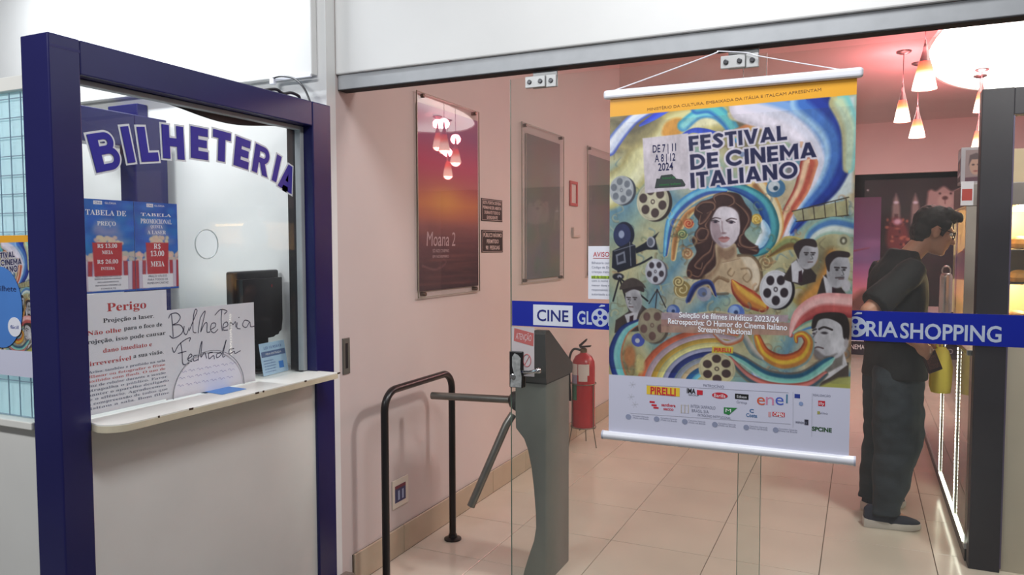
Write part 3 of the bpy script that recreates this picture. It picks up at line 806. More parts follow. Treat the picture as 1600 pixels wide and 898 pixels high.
# cable and bracket above the booth
br = MB().box(-2.275, -2.075, 2.515, 2.524, 2.203, 2.2135, .001).box(-2.285, -2.262, 2.505, 2.524, 2.188, 2.214, .003).build('bracket', M_pvc)
tag(br, 'small white bracket under the fascia panel above the booth', 'bracket')
cb = MB().tube(crom([(-2.27, 2.51, 2.214), (-2.22, 2.505, 2.216), (-2.15, 2.50, 2.20), (-2.09, 2.49, 2.155), (-2.06, 2.49, 2.10), (-2.058, 2.49, 2.0838)]), .0042, 8).build('cable', mat('black_cable', (40, 38, 42), .4))
tag(cb, 'thin black cable curving from the bracket down to the booth frame', 'cable')
cb = MB().tube(crom([(-2.04, 2.21, 2.088), (-2.03, 2.26, 2.100), (-2.03, 2.30, 2.091), (-2.035, 2.35, 2.104), (-2.04, 2.40, 2.100), (-2.05, 2.415, 2.087)]), .006, 8).build('cable', MATS['black_cable'])
tag(cb, 'kinked thick black cable lying on top of the booth frame', 'cable')

# ---- papers behind the booth glass
PX = GX - .0080
Uy = Vector((0, 1, 0))
# two blue price posters
def price_poster(y0, y1, z0, z1, label, title, lines, price, foot):
    root, at = paper('price_poster', (PX, y0, z0), Uy, Uz, y1 - y0, z1 - z0, label, 'poster', t=.0003)
    W, H = y1 - y0, z1 - z0
    p = Paint(84, 140, (24, 84, 176))
    for k in range(90):
        p.ell((rng.uniform(0, 84), rng.uniform(0, 90)), rng.uniform(5, 16), rng.uniform(3, 9), (20 + 60 * rng.random(), 90 + 70 * rng.random(), 190 + 40 * rng.random()), .25, soft=3)
    for c, rx, ry in (((42, 40), 18, 13), ((50, 52), 16, 8), ((30, 46), 10, 8), ((60, 62), 14, 5)): p.ell(c, rx, ry, (150, 150, 190), .55, soft=3)
    for x0 in (-8, 58):                                   # side boxes of popcorn
        for k in range(26): p.ell((x0 + rng.uniform(0, 34), 88 + rng.uniform(-8, 6)), 4, 3.5, (214 + rng.uniform(-25, 25), 190, 178), .9)
        for k in range(5): p.poly([(x0 + 7 * k, 92), (x0 + 7 * k + 7, 92), (x0 + 6 * k + 8, 136), (x0 + 6 * k + 2, 136)], (176, 60, 72) if k % 2 else (206, 196, 214))
    for k in range(40): p.ell((42 + rng.normal(0, 9), 60 + rng.uniform(-6, 6) + abs(rng.normal(0, 2))), 3.4, 3, (222, 204 + rng.uniform(-20, 10), 176), .9)
    p.poly([(20, 64), (64, 64), (62, 118), (22, 118)], (186, 52, 62))
    p.poly([(12, 114), (72, 114), (72, 136), (12, 136)], (232, 232, 240))
    p.sheet('picture', at(0, H) + Vector((.0002, 0, 0)), Uy * W, -Uz * H, P_matt, root)
    f = .0006
    MB().rings([[at(W * a, H * b) + Vector((d, 0, 0)) for a, b in ((.28, .945), (.43, .945), (.43, .985), (.28, .985))] for d in (.0005, .0007)]).build('badge', M_paper, root, smooth=False)
    text('CINE', 'badge_lettering', at(W * .355, H * .965), Uy, Uz, INK_blue, root, h=.006, w=.020, lift=.0009)
    T_ = [text('GLÓRIA', 't', at(W * .58, H * .965), Uy, Uz, INK_white, root, h=.006, w=.038, lift=f)]
    T_ += [text(s, 't', at(W * .5, H * v), Uy, Uz, INK_white, root, h=h, w=w, lift=f) for s, v, h, w in title + price]
    merge('white_lettering', T_, root)
    merge('dark_lettering', [text(s, 't', at(W * .5, H * v), Uy, Uz, INK_navy, root, h=h, w=w, lift=f) for s, v, h, w in foot], root)
    return root
price_poster(1.462, 1.650, 1.366, 1.645, 'blue ticket price poster at the upper left of the booth glass',
             [('𝐓𝐀𝐁𝐄𝐋𝐀 𝐃𝐄', .86, .016, .135), ('𝐏𝐑𝐄𝐂̧𝐎', .745, .013, .062)], [],
             [('𝐑$ 𝟏𝟑,𝟎𝟎', .505, .012, .066), ('𝐌𝐄𝐈𝐀', .435, .011, .036), ('𝐑$ 𝟐𝟔,𝟎𝟎', .335, .012, .070), ('𝐈𝐍𝐓𝐄𝐈𝐑𝐀', .262, .009, .046)],
             [('PREÇOS VÁLIDOS PARA TODAS AS', .175, .0045, .085), ('SESSÕES DE SEGUNDA A DOMINGO', .150, .0045, .09), ('INCLUSIVE FERIADOS', .115, .0045, .07), ('MEIA-ENTRADA CONFORME A LEI', .080, .0045, .085), ('CONSULTE', .045, .0045, .05)])
price_poster(1.652, 1.815, 1.367, 1.645, 'blue promotional price poster to the right of the other price poster',
             [('𝐓𝐀𝐁𝐄𝐋𝐀', .86, .010, .115), ('𝐏𝐑𝐎𝐌𝐎𝐂𝐈𝐎𝐍𝐀𝐋', .785, .015, .118), ('𝐐𝐔𝐈𝐍𝐓𝐀', .725, .010, .045), ('𝐀 𝐋𝐀𝐒𝐄𝐑', .66, .012, .07)], [],
             [('𝐑$', .50, .017, .026), ('𝟏𝟑,𝟎𝟎', .415, .017, .052), ('𝐌𝐄𝐈𝐀', .295, .017, .052)],
             [('PREÇO VÁLIDO', .155, .0065, .07), ('PARA TODOS OS', .115, .0065, .076), ('FILMES EM CARTAZ', .075, .0065, .08)])
# danger notice
pg, at = paper('notice', (PX + .0003, 1.464, 1.006), Uy, Uz, .300, .358, 'white laser danger notice with a red heading, at the lower left of the booth glass', 'notice')
tx = lambda s, a, b, m, h, w, n='t': text(s, n, at(a - .012, b), Uy, Uz, m, pg, h=h, w=w)
merge('heading', [tx('𝐏𝐞𝐫𝐢𝐠𝐨', .165, .316, INK_red, .0255, .138)], pg)
bl = [tx('𝐏𝐫𝐨𝐣𝐞𝐜̧𝐚̃𝐨 𝐚 𝐥𝐚𝐬𝐞𝐫.', .172, .277, INK_dark, .0130, .180), tx('𝐩𝐚𝐫𝐚 𝐨 𝐟𝐨𝐜𝐨 𝐝𝐞', .222, .247, INK_dark, .0130, .140), tx('𝐩𝐫𝐨𝐣𝐞𝐜̧𝐚̃𝐨, 𝐢𝐬𝐬𝐨 𝐩𝐨𝐝𝐞 𝐜𝐚𝐮𝐬𝐚𝐫', .160, .218, INK_dark, .0130, .288), tx('𝐚 𝐬𝐮𝐚 𝐯𝐢𝐬𝐚̃𝐨.', .238, .157, INK_dark, .0130, .112)]
rd = [tx('𝐍𝐚̃𝐨 𝐨𝐥𝐡𝐞', .086, .244, INK_red, .0130, .112), tx('𝐝𝐚𝐧𝐨 𝐢𝐦𝐞𝐝𝐢𝐚𝐭𝐨 𝐞', .165, .187, INK_red, .0135, .172), tx('𝐢𝐫𝐫𝐞𝐯𝐞𝐫𝐬𝐢́𝐯𝐞𝐥', .104, .153, INK_red, .0130, .140)]
merge('dark_lettering', bl, pg); merge('red_lettering', rd, pg)
fl = ['𝐀𝐯𝐢𝐬𝐨: 𝐭𝐚𝐦𝐛𝐞́𝐦 𝐞 𝐩𝐫𝐨𝐢𝐛𝐢𝐝𝐨 𝐧𝐚 𝐬𝐚𝐥𝐚', '𝐟𝐢𝐥𝐦𝐚𝐫 𝐨𝐮 𝐟𝐨𝐭𝐨𝐠𝐫𝐚𝐟𝐚𝐫 𝐨 𝐟𝐢𝐥𝐦𝐞', '𝐞𝐱𝐢𝐛𝐢𝐝𝐨 𝐜𝐨𝐦 𝐟𝐥𝐚𝐬𝐡. 𝐎 𝐮𝐬𝐨 𝐝𝐞', '𝐥𝐮𝐳 𝐝𝐞 𝐜𝐞𝐥𝐮𝐥𝐚𝐫 𝐝𝐮𝐫𝐚𝐧𝐭𝐞 𝐚 𝐬𝐞𝐬𝐬𝐚̃𝐨', '𝐚𝐭𝐫𝐚𝐩𝐚𝐥𝐡𝐚 𝐨 𝐩𝐮́𝐛𝐥𝐢𝐜𝐨. 𝐅𝐚𝐯𝐨𝐫', '𝐦𝐚𝐧𝐭𝐞𝐫 𝐨 𝐚𝐩𝐚𝐫𝐞𝐥𝐡𝐨 𝐝𝐞𝐬𝐥𝐢𝐠𝐚𝐝𝐨', '𝐞 𝐨 𝐬𝐢𝐥𝐞̂𝐧𝐜𝐢𝐨. 𝐀𝐠𝐫𝐚𝐝𝐞𝐜𝐞𝐦𝐨𝐬', '𝐚 𝐜𝐨𝐦𝐩𝐫𝐞𝐞𝐧𝐬𝐚̃𝐨 𝐝𝐞 𝐭𝐨𝐝𝐨𝐬 𝐪𝐮𝐞', '𝐯𝐢𝐬𝐢𝐭𝐚𝐦 𝐚 𝐬𝐚𝐥𝐚. 𝐁𝐨𝐦 𝐟𝐢𝐥𝐦𝐞']
merge('small_grey_lettering', [tx(s, .165, .128 - .0135 * i, INK_grey, .0080, .27 + .012 * (i % 3)) for i, s in enumerate(fl) if i not in (1, 2)], pg)
merge('small_red_lettering', [tx(s, .165, .128 - .0135 * i, INK_fade, .0080, .27) for i, s in enumerate(fl) if i in (1, 2)], pg)
# handwritten closed notice
bh, at = paper('notice', (PX - .0025, 1.755, 1.0005), Uy, Uz, .402, .296, 'white paper with handwritten words behind the booth glass', 'notice')
def ink_stroke(mb, pts, w, x):
    P = crom([on_x(240 + a * .2783, 400 + b * .2783, x) for a, b in pts])
    L, R = [], []
    for i, p in enumerate(P):
        t = Vector(P[min(i + 1, len(P) - 1)]) - Vector(P[max(i - 1, 0)])
        n = Vector((0, -t.z, t.y)).normalized() if t.length > 1e-7 else Vector((0, 0, 1))
        q = Vector(p); L.append(q + n * w / 2); R.append(q - n * w / 2)
    mb.strip(L, R)
hw = MB(); xh = PX - .0012
for st in ([(100, 325), (106, 380), (110, 455)], [(84, 350), (96, 326), (130, 320), (150, 342), (134, 372), (108, 386), (148, 386), (166, 412), (150, 442), (112, 460), (90, 446)],
           [(172, 392), (170, 425), (184, 440), (200, 400)], [(200, 420), (228, 350), (244, 308), (234, 300), (224, 340), (222, 420), (240, 430)],
           [(250, 432), (262, 350), (288, 308), (284, 340), (264, 425), (284, 382), (300, 376), (300, 425), (318, 424)],
           [(320, 412), (346, 396), (346, 376), (326, 380), (320, 414), (340, 430), (362, 410)],
           [(344, 332), (376, 300), (412, 308), (396, 326)], [(384, 302), (380, 360), (386, 420)],
           [(388, 404), (416, 390), (412, 370), (394, 380), (392, 414), (418, 414)],
           [(428, 412), (432, 370), (446, 384), (460, 368), (462, 400)], [(470, 372), (468, 402), (488, 408)],
           [(538, 366), (512, 360), (500, 388), (520, 400), (540, 370), (546, 396), (572, 390)], [(476, 346), (482, 342)],
           [(104, 512), (116, 540), (140, 500), (176, 470), (206, 458), (200, 480)], [(152, 484), (160, 540), (166, 606), (200, 600)], [(136, 546), (184, 534)],
           [(194, 576), (216, 560), (206, 550), (192, 580), (216, 592)], [(246, 556), (226, 560), (226, 588), (250, 580)],
           [(250, 586), (262, 510), (272, 480), (266, 565), (286, 540), (298, 574)], [(332, 540), (310, 546), (312, 576), (336, 558), (342, 578)],
           [(378, 540), (356, 550), (356, 570), (382, 548), (408, 470), (388, 560), (402, 560)], [(452, 518), (426, 526), (426, 550), (452, 534), (458, 546), (488, 530)]):
    ink_stroke(hw, st, .0032, xh)
hw.build('handwriting', mat('marker_ink', (70, 68, 92), .6), bh, smooth=False)
hw = MB()
for j, y0 in enumerate((650, 686, 728)):
    for i in range(7):
        x0 = 150 + i * 46 - j * 8; yy = y0 - i * 8
        ink_stroke(hw, [(x0, yy), (x0 + 10, yy - 6), (x0 + 18, yy + 3), (x0 + 28, yy - 6), (x0 + 36, yy)], .0014, xh)
hw.build('faint_lines', mat('faint_lilac_ink', (176, 174, 206), .7), bh, smooth=False)
# blue slip in the pay opening, and the small pale card
q = [on_z(240 + a * .2783, 400 + b * .2783, 1.0) for a, b in ((225, 752), (345, 722), (520, 744), (385, 776))]
sl = MB().rings([[Vector((p.x, p.y, z)) for p in q] for z in (.9990, 1.0002)]).build('folded_slip', mat('blue_slip', (88, 148, 222), .5), smooth=False)
tag(sl, 'bright blue slip lying in the pay opening on the shelf', 'slip')
cd, at = paper('card', (PX - .06, 2.262, .9955), Vector((-.10, 1, 0)), Vector((-.18, 0, 1)), .160, .128, 'pale blue printed card standing at the right end of the booth window', 'card', mat('pale_blue_card', (176, 206, 230), .5), t=.002)
Uc, Vc = Vector((-.10, 1, 0)).normalized(), Vector((-.18, 0, 1)).normalized()
def patch(at, a0, a1, b0, b1, name, m, par, lift=.0004):
    N = (at(1, 0) - at(0, 0)).cross(at(0, 1) - at(0, 0)).normalized()
    return MB().rings([[at(a0, b0) + N * d, at(a1, b0) + N * d, at(a1, b1) + N * d, at(a0, b1) + N * d] for d in (lift * .5, lift)]).build(name, m, par, smooth=False)
patch(at, .004, .156, .072, .094, 'band', mat('slate_band', (96, 116, 156), .5), cd)
text('LEI 12.933/13', 'heading', at(.08, .108), Uc, Vc, INK_blue, cd, h=.010, w=.11)
text('MEIA-ENTRADA', 'white_lettering', at(.08, .083), Uc, Vc, INK_white, cd, h=.008, w=.10, lift=.001)
merge('text_lines', [text(s, 't', at(.012, .058 - .011 * i), Uc, Vc, INK_blue, cd, h=.0052, align='LEFT') for i, s in enumerate(('Estudantes, idosos e', 'pessoas com deficiência', 'têm direito ao benefício', 'com documento válido', 'na compra do ingresso'))], cd)
patch(at, .104, .134, .018, .046, 'stamp', mat('stamp_blue', (70, 130, 206), .5), cd)

# monitor on the inner desk, seen from behind
ang = math.radians(-14)
mo = thing('computer_monitor', (-2.27, 2.375, .994), 'black computer monitor seen from behind inside the booth', 'monitor')
Mm = Matrix.Translation((-2.27, 2.375, .9945)) @ Matrix.Rotation(math.radians(10), 4, 'Z')
bk = mat('monitor_black', (34, 30, 32), .35, var=.08)
MB().box(-.015, .015, -.165, .165, .130, .412, .008, Mm).build('screen_shell', bk, mo)
c = MB().prism([(-.14, .19), (-.13, .15), (-.05, .132), (.07, .132), (.13, .155), (.14, .20), (.14, .38), (-.14, .38)], lambda a, b, d: Mm @ Vector((d, a, b)), .015, .045)
c.build('rear_bulge', bk, mo)
MB().box(-.02, .035, -.05, .05, .012, .17, .008, Mm).build('stand', bk, mo)
MB().lathe([(.11, 0), (.11, .008), (.09, .014)], (-2.27, 2.375, .9945), 24).build('stand_base', bk, mo)
text('e', 'emblem', Mm @ Vector((.046, .06, .35)), Mm.to_3x3() @ Vector((0, 1, 0)), Uz, INK_red, mo, h=.018)
m = mat('grey_plastic_ball', (176, 176, 180), .3)
ms = MB().ball((-2.20, 2.22, 1.012), (.022, .032, .0175)).build('computer_mouse', mat('mouse_dark', (40, 38, 42), .3))
tag(ms, 'dark computer mouse on the desk inside the booth', 'mouse')

# festival poster on the booth's side is added after the banner artwork below

# ---------------------------------------------------------------- hanging festival banner
YB = 2.632
BX0, BX1, BZ0, BZ1 = -.828, -.024, .815, 2.032
BW, BH = BX1 - BX0, BZ1 - BZ0
CW, CH = 430, 651
def bmap(p):
    q = on_y(p[0], p[1], YB)
    return ((q.x - BX0) / BW * (CW - 1), (BZ1 - q.z) / BH * (CH - 1))
K = CW / 378.0
P = Paint(CW, CH, (150, 148, 112), bmap, K)
# ground: washes of olive, cream, teal and brown that flow into each other
gy, gx = np.mgrid[0:CH, 0:CW].astype(float); gx /= CW; gy /= CH
wv = np.zeros((CH, CW))
for k in range(7):
    a, b, ph = rng.uniform(3, 13), rng.uniform(3, 13), rng.uniform(0, 6)
    wv += np.sin(a * gx + b * gy + ph + 1.6 * np.sin(5 * gx - 6 * gy + ph)) / 3
pal = np.array([(112, 98, 74), (150, 142, 100), (186, 178, 132), (140, 166, 150), (96, 140, 160), (196, 186, 150), (150, 110, 76)], float) / 255
q = np.clip((wv + 1.5) / 3, 0, .999) * 6; i0 = q.astype(int); f = (q - i0)[..., None]
P.a = pal[i0] * (1 - f) + pal[i0 + 1] * f
for k in range(260):                                   # brush marks
    x, y, a = rng.uniform(950, 1340), rng.uniform(170, 600), rng.uniform(0, 6.3)
    c = np.array(pal[rng.integers(0, 7)]) * 255 + rng.uniform(-20, 20)
    P.band([(x, y), (x + 10 * math.cos(a), y + 10 * math.sin(a)), (x + 18 * math.cos(a + .9), y + 18 * math.sin(a + .9))], 4, 1, [c, c * .85], .45)
# upper left swirls
P.band([(950, 300), (985, 275), (1010, 235), (1050, 195), (1120, 180)], 60, 46, [(176, 160, 96), (222, 214, 150), (236, 228, 176), (206, 190, 110)], .9, soft=4)
P.band([(955, 205), (985, 218), (1012, 205), (1030, 185)], 44, 20, [(104, 96, 70), (140, 128, 84), (176, 160, 100)], .9, soft=4)
P.band([(952, 232), (972, 205), (995, 182), (1028, 164)], 26, 16, [(96, 120, 200), (226, 230, 240), (206, 214, 236), (70, 90, 190)], 1, soft=1.5)
P.band([(1000, 196), (1020, 184), (1042, 168)], 4, 16, [(40, 60, 200), (60, 90, 220)], 1)
P.poly([(1034, 210), (1040, 192), (1058, 184), (1072, 190), (1066, 206), (1048, 216)], (222, 150, 52), 1, 3, True)
P.band([(1068, 196), (1092, 178), (1120, 180), (1146, 206)], 20, 12, [(60, 160, 190), (130, 210, 210), (70, 150, 200)], 1, soft=2)
P.band([(1062, 214), (1082, 204), (1102, 206), (1122, 214)], 4, 14, [(40, 70, 200), (50, 80, 210)], 1)
P.band([(1090, 168), (1112, 168), (1136, 188), (1152, 214)], 22, 18, [(60, 150, 180), (90, 190, 190), (40, 110, 180)], .95, soft=2)
P.band([(1150, 176), (1190, 178), (1230, 196), (1262, 232)], 26, 14, [(150, 140, 100), (210, 200, 160), (170, 150, 96), (196, 182, 130)], .95, soft=2)
P.band([(1150, 208), (1180, 196), (1205, 200)], 14, 8, [(214, 120, 60), (230, 180, 90)], .9, soft=2)
# upper right swoosh
P.poly([(1160, 168), (1336, 150), (1332, 300), (1280, 330), (1262, 240), (1215, 190)], (196, 206, 206), .9, 3)
P.band([(1168, 164), (1232, 184), (1272, 222), (1284, 268), (1262, 318), (1236, 358), (1226, 384)], [56, 60, 52, 44, 34, 18, 6], 0, [(70, 110, 190), (120, 160, 214), (210, 208, 224), (226, 216, 228), (200, 190, 200)], 1, soft=2)
P.band([(1262, 158), (1302, 196), (1312, 240), (1296, 286), (1262, 326), (1236, 362)], [50, 46, 40, 34, 24, 6], 0, [(26, 40, 120), (30, 54, 150), (60, 110, 190), (150, 190, 226)], 1, soft=2)
P.band([(1312, 160), (1328, 200), (1326, 262)], [30, 26, 16], 0, [(120, 196, 190), (196, 214, 170), (190, 180, 120)], .9, soft=2)
# ribbons falling on the right of the face
P.band([(1264, 256), (1252, 296), (1230, 334), (1218, 372)], [26, 22, 16, 6], 0, [(222, 130, 90), (190, 80, 60), (226, 180, 140), (160, 60, 50)], 1)
P.band([(1180, 290), (1204, 322), (1214, 356), (1206, 392)], [34, 28, 20, 8], 0, [(206, 150, 80), (226, 206, 160), (150, 100, 60), (214, 180, 110), (120, 90, 70)], 1)
P.band([(1118, 288), (1160, 296), (1192, 318), (1204, 352), (1196, 384), (1170, 398)], [8, 16, 22, 26, 22, 8], 0, [(40, 110, 120), (70, 160, 170), (40, 90, 160), (26, 60, 140)], 1)
P.band([(1040, 398), (1048, 348), (1070, 318), (1102, 300), (1134, 298)], [8, 16, 20, 18, 8], 0, [(60, 140, 200), (110, 190, 220), (50, 90, 170), (214, 190, 140)], 1)
P.band([(1052, 404), (1058, 366), (1074, 336), (1094, 322)], [8, 12, 12, 6], 0, [(214, 150, 90), (170, 110, 60), (226, 196, 130)], 1)
P.band([(1192, 346), (1196, 362), (1188, 380), (1176, 388)], [6, 16, 14, 4], 0, [(150, 196, 226), (226, 236, 240)], 1)
for c, r, a, b in (((1076, 349), 8, (196, 70, 50), (226, 150, 90)), ((1182, 342), 8, (206, 160, 50), (236, 206, 110)), ((1066, 366), 8, (90, 120, 80), (190, 190, 120)), ((1074, 396), 9, (176, 120, 80), (214, 180, 130)), ((1196, 410), 12, (150, 126, 86), (200, 180, 130)), ((1066, 452), 14, (150, 126, 70), (214, 196, 140)), ((1060, 440), 9, (200, 180, 120), (120, 100, 60))):
    P.ell(c, r, r, a); th = np.linspace(0, 11, 40); P.line([(c[0] + r * (1 - t / 13) * math.cos(t), c[1] + r * (1 - t / 13) * math.sin(t)) for t in th], 1.8, b, curve=False)
P.band([(1200, 400), (1230, 380), (1252, 384), (1262, 396)], [6, 22, 18, 6], 0, [(190, 170, 90), (140, 150, 90), (120, 90, 50), (170, 140, 70)], 1)
# shoulders, hair and face of the woman
def c2(pts): return [(1060 + a * .234, 270 + b * .2339) for a, b in pts]
P.poly(c2([(300, 130), (400, 140), (450, 210), (490, 270), (478, 350), (440, 400), (470, 450), (536, 500), (520, 545), (420, 540), (380, 500), (250, 620), (190, 690), (120, 712), (60, 690), (66, 610), (120, 530), (90, 450), (120, 400), (136, 330), (104, 270), (140, 205), (230, 165)]), (66, 42, 40), 1, 1.2, True)
P.poly(c2([(250, 470), (375, 470), (400, 552), (490, 556), (540, 630), (545, 730), (500, 800), (420, 840), (330, 800), (230, 800), (150, 760), (170, 690), (250, 620)]), (192, 164, 128), 1, 1.5, True)
P.poly(c2([(420, 560), (490, 560), (538, 640), (540, 740), (500, 800), (486, 700), (450, 620)]), (216, 196, 168), 1, 3, True)
P.poly(c2([(250, 620), (262, 500), (300, 520), (280, 610), (240, 680), (190, 720), (170, 700)]), (150, 116, 86), .8, 3, True)
P.band(c2([(330, 720), (270, 700), (220, 740), (190, 770)]), 6, 3, [(130, 96, 66), (150, 120, 86)], .9)
P.band(c2([(400, 552), (490, 556), (545, 630), (552, 730), (505, 806), (430, 846)]), 5, 4, [(96, 70, 50), (120, 92, 64)], .8)
P.band(c2([(170, 690), (150, 760), (230, 806), (330, 806)]), 5, 4, [(110, 80, 54), (90, 66, 50)], .7)
P.poly(c2([(268, 500), (320, 515), (372, 490), (380, 540), (330, 585), (285, 560)]), (140, 104, 80), .8, 3, True)
P.band(c2([(300, 600), (350, 590), (410, 575)]), 3, 1.5, [(146, 112, 84), (206, 180, 146)], .8); P.band(c2([(420, 640), (470, 640), (490, 690), (460, 730), (430, 700), (455, 670)]), 3, 1.5, [(150, 118, 80), (110, 84, 60)], .7)
P.band(c2([(350, 640), (330, 670), (355, 690), (375, 660)]), 3, 1.5, [(150, 118, 80), (110, 84, 60)], .7); P.band(c2([(270, 690), (235, 740), (240, 790)]), 3, 2, [(128, 92, 66), (150, 116, 84)], .7)
P.poly(c2([(260, 240), (330, 226), (390, 260), (410, 330), (406, 410), (370, 470), (315, 502), (270, 480), (226, 430), (214, 340)]), (202, 188, 194), 1, 1.2, True)
P.poly(c2([(214, 330), (262, 330), (296, 390), (280, 450), (300, 500), (262, 478), (226, 430)]), (150, 122, 128), .75, 3, True)
P.poly(c2([(275, 250), (340, 235), (392, 270), (380, 310), (290, 300)]), (222, 212, 220), .7, 5, True)
for ex, ey, w in ((246, 326, 30), (352, 330, 30)):
    P.ell(c2([(ex, ey)])[0], w * .234 * .62, 2.3, (110, 84, 96)); P.ell(c2([(ex + 2, ey + 1)])[0], 2.2, 1.6, (40, 36, 50))
    P.band(c2([(ex - w, ey - 12), (ex, ey - 26), (ex + w + 6, ey - 20)]), 2.6, 1, [(60, 40, 44), (74, 52, 54)])
    P.line(c2([(ex - w + 4, ey - 4), (ex, ey - 11), (ex + w - 4, ey)]), 1.2, (40, 30, 36))
P.band(c2([(286, 330), (288, 370), (292, 400)]), 5, 3, [(160, 134, 140), (214, 200, 206)], .8); P.ell(c2([(302, 402)])[0], 4, 1.6, (132, 96, 100), .8)
P.poly(c2([(266, 440), (292, 424), (306, 428), (322, 424), (344, 438), (306, 444)]), (156, 92, 92), 1, .8, True); P.poly(c2([(268, 442), (306, 444), (342, 440), (320, 462), (292, 464)]), (186, 126, 124), 1, .8, True)
P.ell(c2([(310, 488)])[0], 7, 2, (170, 146, 150), .6)
for pts in ([(250, 200), (240, 160), (300, 140), (360, 160), (370, 200), (330, 225)], [(160, 270), (120, 240), (160, 200), (230, 200), (240, 240), (190, 270)], [(380, 200), (440, 250), (470, 310), (440, 380), (420, 420)], [(420, 430), (400, 480), (450, 500), (520, 520)], [(440, 400), (410, 430), (420, 480), (480, 500), (530, 490)],
            [(210, 300), (180, 350), (200, 400), (170, 450), (120, 470), (130, 430)], [(200, 380), (150, 370), (120, 410), (140, 450), (190, 440)], [(230, 450), (210, 520), (160, 560), (110, 620), (150, 640), (160, 600)], [(240, 480), (230, 560), (180, 620), (140, 690), (90, 680)], [(150, 280), (140, 340), (180, 320), (220, 260)]):
    P.band(c2(pts), [1, 6, 6, 5, 2] if len(pts) == 5 else [1, 5, 6, 6, 4, 1][:len(pts)] if len(pts) <= 6 else 4, 2, [(84, 54, 48), (116, 78, 64), (58, 36, 36)], .85)
    P.line(c2(pts), 1.0, (170, 130, 104), .40)
# ornaments under the bust
P.band(c2([(360, 720), (400, 780), (470, 840), (560, 890)]), [4, 22, 30, 20], 0, [(176, 60, 40), (226, 170, 60), (200, 120, 50), (140, 50, 40)], 1)
P.band([(1076, 470), (1088, 448), (1108, 442), (1118, 462)], [10, 14, 10, 4], 0, [(60, 80, 150), (30, 40, 100), (190, 170, 130)], 1)
for c, r, a, b in (((1100, 459), 12, (150, 150, 166), (96, 110, 150)), ((1150, 488), 13, (80, 110, 190), (140, 170, 220)), ((1052, 486), 11, (70, 100, 170), (130, 150, 200)), ((997, 531), 11, (60, 80, 170), (190, 190, 200)), ((1184, 584), 9, (130, 150, 200), (200, 206, 226)), ((1212, 294), 14, (60, 110, 150), (180, 186, 190)), ((1251, 462), 14, (176, 166, 90), (196, 180, 150))):
    P.ell(c, r, r, a); P.ell((c[0] - r * .2, c[1] - r * .2), r * .62, r * .62, b); P.ell(c, r * .26, r * .26, np.array(a) * .6)
P.poly([(1240, 470), (1262, 440), (1284, 442), (1292, 478), (1262, 490)], (150, 130, 70), .6, 5, True)
P.band([(1040, 492), (1078, 498), (1120, 492), (1160, 500)], [10, 16, 14, 12], 0, [(196, 180, 140), (120, 90, 60), (190, 140, 90)], .9)
# scrolls and leaves that fill the ground
for k in range(150):
    x, y = rng.uniform(958, 1332), rng.uniform(300, 596)
    if 1085 < x < 1180 and y < 470: continue
    r0, a0, tw_ = rng.uniform(5, 13), rng.uniform(0, 6.3), rng.choice([-1, 1])
    th = np.linspace(0, 5.2, 12); c = np.array([(150, 124, 80), (196, 174, 120), (120, 96, 62), (90, 110, 120), (176, 120, 76), (110, 130, 100)][rng.integers(0, 6)], float)
    q = [(x + r0 * (1 - t / 6.2) * math.cos(a0 + tw_ * t), y + r0 * (1 - t / 6.2) * math.sin(a0 + tw_ * t)) for t in th]
    P.band(q, 4.5, 1, [c * .62, c, np.minimum(c * 1.18, 255)], .42, curve=False)
# film reels, cine camera and film strip
P.reel((971, 297), 21, 24, (176, 180, 184), (112, 118, 128), 6, rim=(60, 64, 76))
P.reel((1020, 315), 27, 31, (200, 192, 160), (76, 58, 56), 6, rim=(50, 40, 40))
P.reel((1024, 424), 17, 21, (196, 196, 206), (66, 56, 66), 5, rim=(90, 86, 96))
P.reel((1212, 452), 24, 30, (206, 204, 208), (52, 42, 48), 5, rim=(36, 30, 34))
P.ell((975, 367), 18, 22, (24, 28, 50)); P.ell((972, 367), 15, 19, (44, 52, 96)); P.ell((971, 366), 5, 6.5, (150, 160, 190))
P.poly([(957, 392), (984, 378), (993, 384), (994, 414), (966, 424), (956, 418)], (30, 32, 48)); P.poly([(962, 398), (976, 392), (978, 410), (964, 414)], (120, 124, 140)); P.poly([(965, 400), (974, 396), (975, 407), (966, 410)], (40, 42, 60))
P.line([(984, 378), (986, 418)], 1, (150, 154, 170)); P.line([(960, 392), (992, 382)], 1, (140, 144, 160))
P.poly([(992, 388), (1006, 380), (1030, 362), (1024, 372), (1028, 390), (1010, 390), (994, 396)], (28, 30, 44)); P.ell((1017, 378), 7, 9, (170, 172, 184)); P.ell((1016, 378), 5, 7, (90, 94, 110))
P.line([(966, 424), (1000, 412), (1018, 402)], 3.4, (34, 34, 44)); P.ell((966, 432), 10, 6, (40, 40, 50)); P.ell((968, 432), 4, 3, (150, 150, 160))
for a in ((958, 470), (985, 490), (1012, 470)): P.line([(968, 434), a], 3, (38, 36, 40), curve=False)
for a in ((1014, 474), (1024, 482), (1040, 480)): P.line([(1027, 452), a], 1.8, (52, 46, 52), curve=False)
P.poly([(1238, 330), (1326, 312), (1326, 336), (1246, 346)], (170, 160, 110), .9)
for a, b in (((1238, 330), (1326, 308)), ((1244, 346), (1326, 336))): P.line([a, b], 1.6, (60, 50, 40), curve=False)
for k in range(5): P.line([(1254 + 17 * k, 327 - 4 * k), (1256 + 17 * k, 345 - 2 * k)], 1.4, (70, 58, 46), curve=False)
P.band([(1256, 396), (1270, 366), (1300, 352), (1336, 358)], [6, 20, 26, 24], 0, [(120, 170, 170), (70, 120, 180), (206, 216, 206), (150, 180, 160)], 1)
P.ell((1318, 376), 9, 10, (170, 166, 130)); P.ell((1318, 376), 5, 6, (96, 90, 70)); P.ell((1318, 376), 2, 3, (200, 196, 170))
